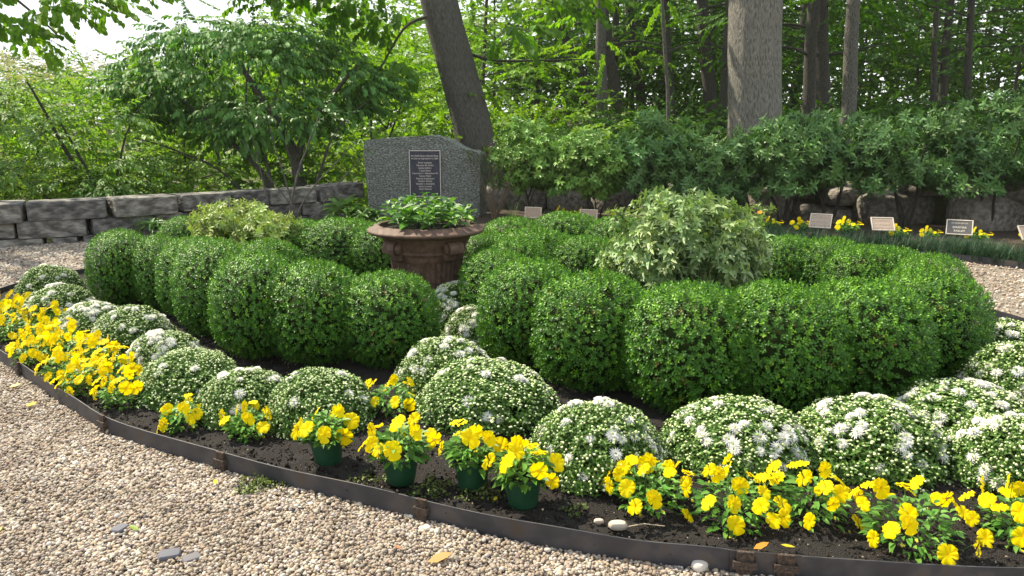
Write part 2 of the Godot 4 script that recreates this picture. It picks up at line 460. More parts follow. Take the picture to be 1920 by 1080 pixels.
func build_bed() -> void:
	var g := Geo.new()
	var mid := Vector2(-0.2, -5.1)
	var n := bed.size()
	var rings := 84
	for j in rings + 1:
		var r := pow(float(j) / rings, 0.75)
		for k in n:
			var p := mid.lerp(bed[k], r * 0.9995)
			var edge := (1.0 - r) * mid.distance_to(bed[k])
			var y := 0.05 + 0.02 * nz.get_noise_2d(p.x * 60, p.y * 60) + 0.018 * nz.get_noise_2d(p.x * 220, p.y * 220) + 0.018 * nz.get_noise_2d(p.x * 600 + 90, p.y * 600)
			g.put(Vector3(p.x, lerpf(0.042, y, clampf(edge * 12, 0.35, 1)), p.y), Vector3.UP, Color.WHITE)
	for j in rings:
		for k in n:
			var a := j * n + k
			var b := j * n + (k + 1) % n
			g.tri(a, b + n, b); g.tri(a, a + n, b + n)
	g.smooth()
	if g.n[n * rings / 2].y < 0:
		for k in range(0, g.ix.size(), 3):
			var s := g.ix[k]
			g.ix[k] = g.ix[k + 1]; g.ix[k + 1] = s
		g.smooth()
	structure(mi("bed_soil", g.mesh(mats.soil), self), "dark damp soil of the planted bed inside the edging", "soil")
	# crumbs of soil, bits of bark, white perlite and stray pebbles, each too small to single out
	var lump := rock(Vector3(1, 0.75, 0.9), 2.6, 0.22, 0.05, 3, Vector3i(2, 2, 2), Color.WHITE).mesh(mats.pebble)
	var xf := []
	var co := PackedColorArray()
	for k in 54000:
		var z := rf(-4.6, -2.0)
		var x := rf(-3.4, 3.6)
		var e := Vector2(x, z)
		if not Geometry2D.is_point_in_polygon(e, bed):
			continue
		var off := 9.0
		for w in range(0, 168, 3):
			off = minf(off, bed[w].distance_to(e))
		if off > 1.1 or off < 0.02:
			continue
		var kind := rng.rand_weighted(PackedFloat32Array([10, 1.2, 0.5]))
		var s: float = [rf(0.004, 0.010) if k % 12 else rf(0.010, 0.02), rf(0.0018, 0.0038), rf(0.004, 0.009)][kind]
		var c: Color = [Color(0.02, 0.014, 0.010), Color(0.62, 0.6, 0.55), Color(0.35, 0.28, 0.2)][kind]
		if kind and rng.randf() < 0.5 and x < 0.6:
			continue
		xf.append(Transform3D(Basis.from_euler(Vector3(rf(0, 6), rf(0, 6), rf(0, 6))).scaled_local(Vector3(s * rf(0.8, 1.6), s * 0.8, s)), Vector3(x, 0.048 + 0.02 * nz.get_noise_2d(x * 60, z * 60) + 0.016 * nz.get_noise_2d(x * 220, z * 220) + rf(0, 0.008), z)))
		co.append(vary(c, 0.3))
	var o := many("soil_crumbs", lump, xf, co, self)
	tag(o, "crumbs of soil, perlite and stray pebbles on the bed", "soil")

func build_edging() -> void:
	var o := thing("steel_edging", "dark steel edging strip curving along the front of the bed", "edging")
	var n := bed.size()
	var joins := [0, 14, 34, 50, 74, 104, 132]
	var run := PackedFloat32Array([0.0])
	for k in n:
		run.append(run[k] + bed[k].distance_to(bed[(k + 1) % n]))
	var starts := PackedInt32Array()
	for w in [[-2.79, -4.13], [-1.86, -3.31], [-1.17, -2.90], [-0.33, -2.51], [0.79, -2.165], [2.95, -2.65], [3.5, -5.4], [0.9, -7.75], [-3.6, -7.35], [-4.2, -6.0]]:
		var best := 0
		for k in n:
			if bed[k].distance_to(Vector2(w[0], w[1])) < bed[best].distance_to(Vector2(w[0], w[1])):
				best = k
		starts.append(best)
	for s in starts.size():
		var from := starts[s]
		var to := starts[(s + 1) % starts.size()]
		if to <= from:
			to += n
		var g := Geo.new()
		for k in range(from, to + 1):
			var p := bed[k % n]
			var tan := (bed[(k + 1) % n] - bed[(k - 1 + n) % n]).normalized()
			var out := Vector2(-tan.y, tan.x)
			if out.dot(p - Vector2(-0.2, -5.1)) < 0:
				out = -out
			var top := 0.086 + 0.003 * sin(k * 0.37)
			for e in [[0.004, -0.08], [0.004, top - 0.001], [0.003, top], [-0.001, top], [-0.002, top - 0.001], [-0.002, -0.02]]:
				g.put(Vector3(p.x + out.x * e[0], e[1], p.y + out.y * e[0]), Vector3(out.x, 0, out.y), Color.WHITE, Vector2(run[k % n], e[1]))
		for k in to - from:
			for e in 5:
				var a := k * 6 + e
				g.tri(a, a + 7, a + 1); g.tri(a, a + 6, a + 7)
		g.smooth()
		mi("edging_strip", g.mesh(mats.steel), o)
	# stakes in their pressed loops; the joint by the right corner has two
	var spots := []
	for s in 5:
		if s == 4:
			spots.append([starts[s], -0.062]); spots.append([starts[s], 0.062])
		else:
			spots.append([starts[s], 0.0])
	for sp in spots:
		var k: int = sp[0]
		var tan := (bed[(k + 1) % n] - bed[(k - 1 + n) % n]).normalized()
		var out := Vector2(-tan.y, tan.x)
		if out.dot(bed[k] - Vector2(-0.2, -5.1)) < 0:
			out = -out
		var c = bed[k] + tan * sp[1]
		var b := Basis(Vector3(tan.x, 0, tan.y), Vector3.UP, Vector3(out.x, 0, out.y))
		if b.determinant() < 0:
			b.x = -b.x
		var big: float = 1.3 if s_is_double(sp[1]) else 1.0
		var g := Geo.new()
		g.box(b, Vector3(c.x, 0.018, c.y) + b.z * 0.0125, Vector3(0.040 * big, 0.15, 0.012), Color(0.9, 0.82, 0.76))
		mi("stake", g.mesh(mats.rusty), o)
		var loop := Geo.new()
		var lw := 0.052 * big
		loop.box(b, Vector3(c.x, 0.050, c.y) + b.z * 0.0235, Vector3(lw + 0.006, 0.024, 0.005), Color(0.95, 0.9, 0.86))
		for e in [-1.0, 1.0]:
			loop.box(b, Vector3(c.x, 0.050, c.y) + b.z * 0.0125 + b.x * (e * lw * 0.5), Vector3(0.006, 0.0235, 0.018), Color(1.1, 1.05, 1.0))
		mi("stake_loop", loop.mesh(mats.rusty), o)
	var k4: int = starts[4]
	var t4 := (bed[k4 + 1] - bed[k4 - 1]).normalized()
	var g4 := Geo.new()
	var bb := Basis(Vector3(t4.x, 0, t4.y), Vector3.UP, Vector3(t4.x, 0, t4.y).cross(Vector3.UP))
	g4.box(bb, Vector3(bed[k4].x, 0.035, bed[k4].y) + Vector3(0, 0, 0.0065), Vector3(0.215, 0.112, 0.004), Color(0.85, 0.82, 0.82))
	mi("joint_plate", g4.mesh(mats.steel), o)

func s_is_double(x: float) -> bool:
	return absf(x) > 0.01

func build_outer_bed() -> void:
	var front := spline(GRAVEL_BACK, 8, false)
	var g := Geo.new()
	var m := 26
	for p in front:
		var far := line_z(BOULDER_LINE, p.x) if p.x > -1.2 else line_z(WALL_LINE, p.x) if p.x < -2.4 else lerpf(line_z(WALL_LINE, -2.4), line_z(BOULDER_LINE, -1.2), (p.x + 2.4) / 1.2)
		for j in m:
			var z := lerpf(p.y, far - 0.15, float(j) / (m - 1))
			g.put(Vector3(p.x, 0.02 + 0.03 * minf(1, j * 0.3) + 0.025 * nz.get_noise_2d(p.x * 40, z * 40) + 0.012 * nz.get_noise_2d(p.x * 200, z * 200), z), Vector3.UP, Color.WHITE)
	for k in front.size() - 1:
		for j in m - 1:
			var a := k * m + j
			g.tri(a, a + 1, a + m + 1); g.tri(a, a + m + 1, a + m)
	g.smooth()
	if g.n[m + 3].y < 0:
		for k in range(0, g.ix.size(), 3):
			var s := g.ix[k]
			g.ix[k] = g.ix[k + 1]; g.ix[k + 1] = s
		g.smooth()
	structure(mi("mulch_bed", g.mesh(mats.mulch), self), "brown mulched planting bed before the boulders and memorial stone", "soil")
	var e := Geo.new()
	for p in front:
		for y in [[0.0, -0.05], [0.0, 0.075], [-0.006, 0.075], [-0.006, 0.0]]:
			e.put(Vector3(p.x, y[1], p.y - 0.0 + y[0]), Vector3.BACK, Color.WHITE)
	for k in front.size() - 1:
		for j in 3:
			var a := k * 4 + j
			e.tri(a, a + 1, a + 5); e.tri(a, a + 5, a + 4)
	e.smooth()
	tag(mi("path_edging", e.mesh(mats.steel), self), "low dark edging strip between gravel and the far grass", "edging")
	# the grassy lilyturf band
	var tuft := grass_tuft(16, 0.20, 0.006, Color(0.035, 0.085, 0.04))
	var xf := []
	var co := PackedColorArray()
	for p in front:
		if p.x < 1.2 or p.x > 8.0:
			continue
		for k in 34:
			var x := p.x + rf(-0.12, 0.12)
			var z := p.y - rf(0.06, 0.85)
			if rng.randf() < 0.5 and p.y - z > 0.6:
				continue
			xf.append(Transform3D(Basis(Vector3.UP, rf(0, TAU)).scaled_local(Vector3.ONE * rf(0.55, 1.15)), Vector3(x, 0.03, z)))
			co.append(vary(Color(1, 1, 1), 0.25))
	var o := many("grass", tuft, xf, co, self)
	tag(o, "bluish green grassy band between the gravel and the small signs", "grass")
	for w in [[-4.55, -9.25, 1.5, "spiky grass tuft at the foot of the stone wall, left"], [-3.75, -9.35, 1.7, "pale grass tuft poking up behind the back boxwoods, left"], [-3.1, -9.5, 1.6, "spiky grass tuft before the dark part of the stone wall"], [0.0, -9.9, 1.8, "long arching grass tuft right of the memorial stone"], [-2.45, -10.6, 1.5, "pale dry grass tuft left of the memorial stone"], [0.65, -9.95, 1.2, "grass tuft between the two left small signs"]]:
		var q := thing("grass_tuft", w[3], "grass", Vector3(w[0], 0.03, w[1]), rf(0, 6), "grass tufts around the outer bed")
		stuff(mi("blades", grass_tuft(60, 0.26 * w[2], 0.008, Color(0.09, 0.14, 0.05)), q))

func grass_tuft(n: int, h: float, w: float, col: Color) -> ArrayMesh:
	var g := Geo.new()
	for k in n:
		var an := rf(0, TAU)
		var d := Vector3(cos(an), 0, sin(an))
		var s := Vector3(-d.z, 0, d.x)
		var hh := h * rf(0.6, 1.15)
		var lean := rf(0.15, 0.9) * hh
		var c := vary(col, 0.3)
		var o := d * rf(0, 0.03)
		var first := g.v.size()
		for j in 5:
			var q := j / 4.0
			var p := o + d * (lean * q * q) + Vector3.UP * (hh * (q - 0.35 * q * q * q * lean / hh))
			var ww := w * (1.0 - q * 0.85) * 0.5
			var up := (d * -1.0 + Vector3.UP * 0.6).normalized()
			g.put(p - s * ww, up, c); g.put(p + s * ww, up, c)
		for j in 4:
			var a := first + j * 2
			g.tri(a, a + 2, a + 3); g.tri(a, a + 3, a + 1)
	return g.mesh(mats.grass)


# ---- clipped boxwood
func box_bush(called: String, label: String, at: Vector3, turn: float, group: String, count: int) -> Node3D:
	var o := thing(called, label, "shrub", at, turn, group)
	var g := Geo.new()
	var a := 0.30
	var h := 0.54
	var lump := rf(0, 90)
	for k in count:
		var d := rdir()
		if d.y < -0.9 or (d.y < -0.5 and rng.randf() < 0.4):
			continue
		var pw := 2.75
		var up := 0.56 * h if d.y > 0 else 0.46 * h
		var R := 1.0 / pow(pow(pow(absf(d.x) / a, 2.15) + pow(absf(d.z) / a, 2.15), pw / 2.15) + pow(absf(d.y) / up, pw), 1.0 / pw)
		R *= 1.0 + 0.04 * nz.get_noise_3dv(d * 55.0 + Vector3.ONE * lump) + 0.03 * nz.get_noise_3dv(d * 190.0 + Vector3.ONE * lump)
		R *= rf(0.945, 1.0) if k % 4 else rf(0.84, 0.95)
		var p := Vector3(0, 0.46 * h, 0) + d * R
		var out := Vector3(d.x / a, d.y / up * 1.1, d.z / a).normalized()
		var ax := (out + rdir() * 0.5 + Vector3.UP * 0.2).normalized()
		var side := ax.cross(rdir()).normalized()
		var young_or_lit := rng.randf() < 0.10 + 0.35 * maxf(0.0, d.y)  # some new growth; the rise towards the top paints in sunlit tops
		var c := vary(Color(0.155, 0.33, 0.026) if young_or_lit else Color(0.062, 0.172, 0.020), 0.30)
		if rng.randf() < 0.008:
			c = vary(Color(0.16, 0.15, 0.035), 0.2)
		for j in 3:
			var q := p + ax * (0.011 * j)
			side = ax.cross(side).normalized()
			for e in [-1.0, 1.0]:
				var ld: Vector3 = (side * e + ax * 0.55 + rdir() * 0.25).normalized()
				var lu: Vector3 = (ax * 0.8 - side * e * 0.4 + out * 0.3).normalized()
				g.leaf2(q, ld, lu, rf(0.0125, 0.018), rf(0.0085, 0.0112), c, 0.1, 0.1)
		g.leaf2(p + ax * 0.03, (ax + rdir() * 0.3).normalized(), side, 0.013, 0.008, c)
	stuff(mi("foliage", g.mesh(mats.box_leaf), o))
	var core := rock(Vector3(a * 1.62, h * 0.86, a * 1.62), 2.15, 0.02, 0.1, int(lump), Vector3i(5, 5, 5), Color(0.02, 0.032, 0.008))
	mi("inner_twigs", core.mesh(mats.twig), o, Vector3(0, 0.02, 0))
	return o

func build_boxwoods() -> void:
	var protos := []
	for k in 4:
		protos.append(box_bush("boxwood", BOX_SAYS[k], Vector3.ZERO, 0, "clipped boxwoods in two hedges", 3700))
	for k in BOX.size():
		var b = BOX[k]
		var o: Node3D = protos[k] if k < 4 else protos[k % 4].duplicate()
		if k >= 4:
			o.name = "boxwood"
			add_child(o, true)
			o.set_meta("label", BOX_SAYS[k])
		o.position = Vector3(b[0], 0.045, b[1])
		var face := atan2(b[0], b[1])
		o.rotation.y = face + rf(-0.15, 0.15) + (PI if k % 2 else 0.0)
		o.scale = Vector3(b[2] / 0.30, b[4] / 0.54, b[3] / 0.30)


# ---- white chrysanthemums
func mum_flower(s: int) -> ArrayMesh:
	var g := Geo.new()
	for ring in 3:
		var n: int = [17, 14, 9][ring]
		for k in n:
			var an := TAU * (k + 0.37 * ring + rf(-0.2, 0.2)) / n
			var lift: float = [0.1, 0.45, 0.95][ring]
			var d := Vector3(cos(an), sin(an), lift + rf(-0.12, 0.12)).normalized()
			var u := (Vector3(0, 0, 1) - d * d.z).normalized()
			g.leaf2(Vector3(0, 0, 0.002 * ring), d, u, [0.030, 0.025, 0.016][ring] * rf(0.85, 1.1), 0.0075, vary(Color(0.90, 0.90, 0.86), 0.03), 0.25, 0.18)
	for k in 12:
		var d := Vector3(rf(-0.5, 0.5), rf(-0.5, 0.5), 1).normalized()
		g.leaf2(Vector3(0, 0, 0.003), d, Vector3.UP, 0.009, 0.005, Color(0.62, 0.66, 0.25))
	return g.mesh(mats.white_petal)

func build_mums() -> void:
	var flowers := [mum_flower(0), mum_flower(1), mum_flower(2)]
	var leaves := []
	var buds := []
	for s in 3:
		var g := Geo.new()
		var bd := Geo.new()
		for k in 3000:
			var d := rdir()
			d.y = absf(d.y) if rng.randf() < 0.93 else -absf(d.y) * 0.55
			d = d.normalized()
			var R := 1.0 + 0.10 * nz.get_noise_3dv(d * 60.0 + Vector3.ONE * s * 37.0) + 0.05 * nz.get_noise_3dv(d * 160.0 + Vector3.ONE * s * 17.0)
			R *= 1.0 - 0.06 * d.y * d.y + (0.05 if d.y < 0.3 else 0.0)
			var p := Vector3(d.x * 0.25, d.y * 0.25, d.z * 0.25) * R * rf(0.82, 0.985)
			var out := d
			var c := vary(Color(0.085, 0.175, 0.03) if rng.randf() < 0.7 else Color(0.13, 0.24, 0.05), 0.22)
			var ax := (out + rdir() * 0.5 + Vector3.UP * 0.3).normalized()
			var sd := ax.cross(rdir()).normalized()
			for j in 4:
				sd = sd.rotated(ax, 2.4)
				g.leaf2(p + ax * 0.006 * j, (sd + ax * 0.7).normalized(), (ax - sd * 0.5).normalized(), rf(0.016, 0.026), rf(0.006, 0.010), c, 0.1, 0.25)
			if k % 5 < 3 and d.y > -0.2 and rng.randf() < 0.45 + 0.6 * d.y:
				var bp := d * 0.25 * R + ax * rf(0.006, 0.016)
				var r := rf(0.0036, 0.0066)
				var bc := Color(0.34, 0.48, 0.12).lerp(Color(0.78, 0.80, 0.55), rng.randf())
				var q := bd.v.size()
				var t1 := ax.cross(Vector3(0.3, 0.2, 0.9)).normalized()
				var t2 := ax.cross(t1)
				bd.put(bp + ax * r, ax, bc)
				for e in 5:
					var w := t1 * cos(e * TAU / 5) + t2 * sin(e * TAU / 5)
					bd.put(bp + w * r + ax * r * 0.1, w, bc)
				bd.put(bp - ax * r, -ax, bc * 0.6)
				for e in 5:
					bd.tri(q, q + 1 + (e + 1) % 5, q + 1 + e); bd.tri(q + 6, q + 1 + e, q + 1 + (e + 1) % 5)
		leaves.append(g.mesh(mats.mum_leaf)); buds.append(bd.mesh(mats.bud))
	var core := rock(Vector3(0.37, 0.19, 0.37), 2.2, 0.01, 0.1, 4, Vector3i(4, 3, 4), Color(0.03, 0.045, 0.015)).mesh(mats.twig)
	for k in MUM.size():
		var m = MUM[k]
		var o := thing("chrysanthemum", MUM_SAYS[k], "flower plant", Vector3(m[0], 0.055, m[1]), 0, "white chrysanthemum mounds round the hedges")
		var sc := Vector3(m[2] / 0.228, m[3] * 0.9 / 0.25, m[2] / 0.228)
		var turn := rf(0, TAU)
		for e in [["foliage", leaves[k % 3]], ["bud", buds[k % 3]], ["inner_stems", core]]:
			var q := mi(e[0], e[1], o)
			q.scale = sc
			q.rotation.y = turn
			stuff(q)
		var n: int = int(m[4] * (2.2 if k < 10 or k > 16 else 1.6))
		var lean := rf(0, TAU)
		for f in n:
			var d := Vector3.UP
			for tries in 12:
				d = rdir()
				d.y = absf(d.y) * 0.9 + 0.2
				d = d.normalized()
				if d.z > -0.35 and (rng.randf() < 0.35 or nz.get_noise_3dv(d * 70.0 + Vector3.ONE * k * 11.0) > 0.08):
					break
			var p := Vector3(d.x * m[2] * 1.07, d.y * m[3] * 0.9, d.z * m[2] * 1.07) * 1.01
			var w := mi("flower", flowers[f % 3], o, p)
			var z := (d + rdir() * 0.3 + Vector3(-0.15, 0.4, 0.1)).normalized()
			var x := Vector3.UP.cross(z).normalized()
			w.basis = Basis(x, z.cross(x), z).rotated(z, rf(0, 6)).scaled_local(Vector3.ONE * rf(0.72, 1.2))


# ---- pansies
func pansy_flower(s: int, blotch: bool) -> ArrayMesh:
	var g := Geo.new()
	var parts := [[PI / 2 + 0.55, 0.034, 0.68, -0.004], [PI / 2 - 0.55, 0.034, 0.68, -0.0025], [PI + 0.12, 0.031, 0.66, 0.001], [-0.12, 0.031, 0.66, 0.0015], [-PI / 2, 0.037, 0.92, 0.004]]
	for e in parts:
		var a0: float = e[0] + rf(-0.08, 0.08)
		var ln: float = e[1] * rf(0.92, 1.08)
		var ph := rf(0, 6)
		var c := vary(Color(0.93, 0.74, 0.004), 0.04)
		var thr := Color(0.88, 0.58, 0.0)
		if blotch and e[1] != 0.034:
			thr = Color(0.05, 0.008, 0.006)
		var base := g.put(Vector3(0, 0, e[3]), Vector3.BACK, thr)
		var m := 7
		for r in 3:
			var rr: float = [0.32, 0.74, 1.0][r]
			for k in m:
				var q := k / (m - 1.0) * 2.0 - 1.0
				var an: float = a0 + q * e[2] * (1.0 - 0.12 * r)
				var len := ln * rr * (1.0 - 0.10 * q * q - (0.07 * exp(-q * q * 9.0) if r == 2 else 0.0))
				var zz: float = e[3] + 0.0032 * rr * sin(q * 5.5 + ph) * (1.0 if r == 2 else 0.4) + 0.006 * rr * rr - (0.005 if r == 2 else 0.0)
				g.put(Vector3(cos(an) * len, sin(an) * len, zz), Vector3.BACK, c if r or not blotch else thr)
		for k in m - 1:
			g.tri(base, base + 2 + k, base + 1 + k)
			for r in 2:
				var a := base + 1 + r * m + k
				g.tri(a, a + 1, a + m + 1); g.tri(a, a + m + 1, a + m)
	g.smooth()
	return g.mesh(mats.yellow_petal)

func face_basis(z: Vector3) -> Basis:
	var x := Vector3.UP.cross(z)
	x = x.normalized() if x.length() > 0.05 else Vector3.RIGHT
	return Basis(x, z.cross(x), z)

func pansy(root: Node3D, n: int, r: float, h: float, flower_set: Array, leaf_mesh: Array, y0: float, dark := 0) -> void:
	var g := Geo.new()
	for k in 210:
		var an := rf(0, TAU)
		var rr := r * 0.95 * sqrt(rng.randf())
		var y := rf(0.06, 0.85) * h * (1.0 - 0.5 * rr / r)
		var d := Vector3(cos(an), rf(-0.1, 0.8), sin(an)).normalized()
		var c := vary(Color(0.085, 0.225, 0.030) if rng.randf() < 0.6 else Color(0.15, 0.32, 0.05), 0.22)
		g.leaf4(Vector3(cos(an) * rr * 0.7, y0 + y, sin(an) * rr * 0.7), d, (Vector3.UP + rdir() * 0.5).normalized(), rf(0.025, 0.045), rf(0.013, 0.021), c, c, 0.1, 0.3)
	var spots := []
	for k in n:
		var best := Vector2.ZERO
		var far := -1.0
		for tries in 7:
			var an := rf(0, TAU)
			var e := Vector2(cos(an), sin(an)) * sqrt(rng.randf())
			var near := 9.0
			for s in spots:
				near = minf(near, s.distance_to(e))
			if near > far:
				far = near; best = e
		spots.append(best)
		var q := best.length()
		var p := Vector3(best.x * r, y0 + h * (rf(0.70, 1.08) - rf(0.3, 0.72) * q * q), best.y * r)
		var z := (Vector3(best.x * 0.7, 0.42, best.y * 0.7) + Vector3(-0.22, 0, 0.42) + rdir() * 0.6).normalized()
		var f := mi("flower", flower_set[k % 3 if k >= dark else 3], root, p)
		f.basis = face_basis(z).rotated(z, rf(-0.5, 0.5)).scaled_local(Vector3(rf(0.78, 1.05), 1.0, rf(0.9, 1.5)) * rf(0.78, 1.08))
		var back := p - z * 0.004
		var stem := PackedVector3Array([Vector3(best.x * r * 0.35, y0 + 0.02, best.y * r * 0.35), Vector3(best.x * r * 0.8, lerpf(y0, back.y, 0.6), best.y * r * 0.8), back + Vector3(0, 0.008, 0) - z * 0.01, back])
		g.tube(stem, PackedFloat32Array([0.0016, 0.0014, 0.0012, 0.001]), 4, Color(0.10, 0.19, 0.04))
		if k % 3 == 0:
			var bp := p + Vector3(rf(-0.03, 0.03), -0.035, rf(-0.03, 0.03))
			for e in 3:
				g.leaf2(bp, (Vector3(rf(-0.4, 0.4), -0.2, 0.9)).normalized(), rdir(), 0.017, 0.008, Color(0.55, 0.5, 0.04))
	stuff(mi("foliage", g.mesh(mats.leaf), root))
	for k in 12:
		var an := rf(0, TAU)
		var rr := r * rf(0.4, 0.95)
		var d := Vector3(cos(an), rf(-0.15, 0.5), sin(an)).normalized()
		var l := mi("leaf", leaf_mesh[k % leaf_mesh.size()], root, Vector3(cos(an) * rr * 0.75, y0 + h * rf(0.12, 0.62) * (1.1 - rr / r * 0.6), sin(an) * rr * 0.75))
		l.basis = Basis(d, (Vector3.UP - d * d.y).normalized(), d.cross((Vector3.UP - d * d.y).normalized())).rotated(d, rf(-0.6, 0.6)).scaled_local(Vector3.ONE * rf(0.75, 1.15))

func pansy_leaf(c: Color, l: float, w: float, m: Material) -> ArrayMesh:
	var g := Geo.new()
	g.leaf4(Vector3.ZERO, Vector3.RIGHT, Vector3.UP, l, w, c * 0.85, c, 0.13, 0.25)
	return g.mesh(m)

func pot_mesh() -> ArrayMesh:
	var g := Geo.new()
	g.lathe([[0.0, 0.003], [0.044, 0.003], [0.046, 0.0], [0.0475, 0.004], [0.0475, 0.004], [0.060, 0.088], [0.060, 0.088], [0.0655, 0.0895], [0.0655, 0.0895], [0.067, 0.104], [0.0665, 0.106], [0.0640, 0.106], [0.0625, 0.103], [0.060, 0.085], [0.059, 0.075]], 40, Color.WHITE)
	g.smooth()
	return g.mesh(mats.pot)

func build_pansies() -> void:
	var fl := [pansy_flower(0, false), pansy_flower(1, false), pansy_flower(2, false), pansy_flower(3, true)]
	var lf := [pansy_leaf(Color(0.085, 0.22, 0.03), 0.048, 0.022, mats.leaf), pansy_leaf(Color(0.13, 0.29, 0.04), 0.042, 0.019, mats.leaf), pansy_leaf(Color(0.075, 0.18, 0.03), 0.052, 0.024, mats.leaf)]
	for k in PAN.size():
		var p = PAN[k]
		var o := thing("pansy", PAN_SAYS[k], "flower plant", Vector3(p[0], 0.045, p[1]), 0, "yellow pansies planted along the edging")
		var n: int = 19 if k < 10 or k > 17 else 11 if k < 13 else 18
		pansy(o, n, p[2] * (1.2 if k > 12 and k < 18 else 1.02), p[3], fl, lf, 0.0, 4 if k == 1 else 0)
	var pot := pot_mesh()
	var dirt := Geo.new()
	dirt.lathe([[0.0605, 0.088], [0.03, 0.094], [0.0, 0.095]], 18, Color(0.5, 0.5, 0.5))
	dirt.smooth()
	var dm := dirt.mesh(mats.soil)
	for k in POT.size():
		var p = POT[k]
		var o := thing("potted_pansy", POT_SAYS[k], "flower pot", Vector3(p[0], 0.052, p[1]), 0, "potted yellow pansies in dark green pots")
		pansy(o, [9, 12, 9, 12][k], [0.105, 0.12, 0.115, 0.115][k], [0.135, 0.145, 0.14, 0.14][k], fl, lf, 0.085)
		o.scale = Vector3.ONE * 1.12
		var q := mi("pot", pot, o)
		q.rotation = Vector3(rf(-0.03, 0.03), p[2], rf(-0.03, 0.03))
		mi("potting_soil", dm, q)
	# far pots of pansies between the little signs
	var far := [[0.72, -10.9, "yellow pansy pot left of the second small sign"], [1.02, -10.75, "yellow pansy pot just behind the second small sign"], [1.52, -10.7, "yellow pansy pot right of the second small sign"], [3.35, -9.75, "yellow pansy pot right of the variegated shrub, alone"], [3.62, -9.45, "yellow pansy pot half behind the third small sign"], [4.13, -9.3, "tall yellow pansy pot between the third and fourth small signs"], [4.58, -8.95, "yellow pansy pot beside the fourth small sign"], [4.9, -8.85, "yellow pansy pot left of the dark plated sign"], [5.35, -8.65, "yellow pansy pot right of the dark plated sign"], [5.85, -8.45, "yellow pansy pot behind the sign at the picture's right edge"]]
	var proto: Node3D
	for k in far.size():
		var f = far[k]
		if k == 0:
			proto = thing("potted_pansy", f[2], "flower pot", Vector3(f[0], 0.04, f[1]), 0, "far potted pansies among the small signs")
			pansy(proto, 10, 0.15, 0.15, fl, lf, 0.06)
			mi("pot", pot, proto).scale = Vector3.ONE * 0.9
		else:
			var o := proto.duplicate()
			o.name = "potted_pansy"
			add_child(o, true)
			o.position = Vector3(f[0], 0.04, f[1])
			o.rotation.y = rf(-0.6, 0.6)
			o.scale = Vector3.ONE * (1.15 if k == 5 else rf(0.85, 1.05))
			o.set_meta("label", f[2])


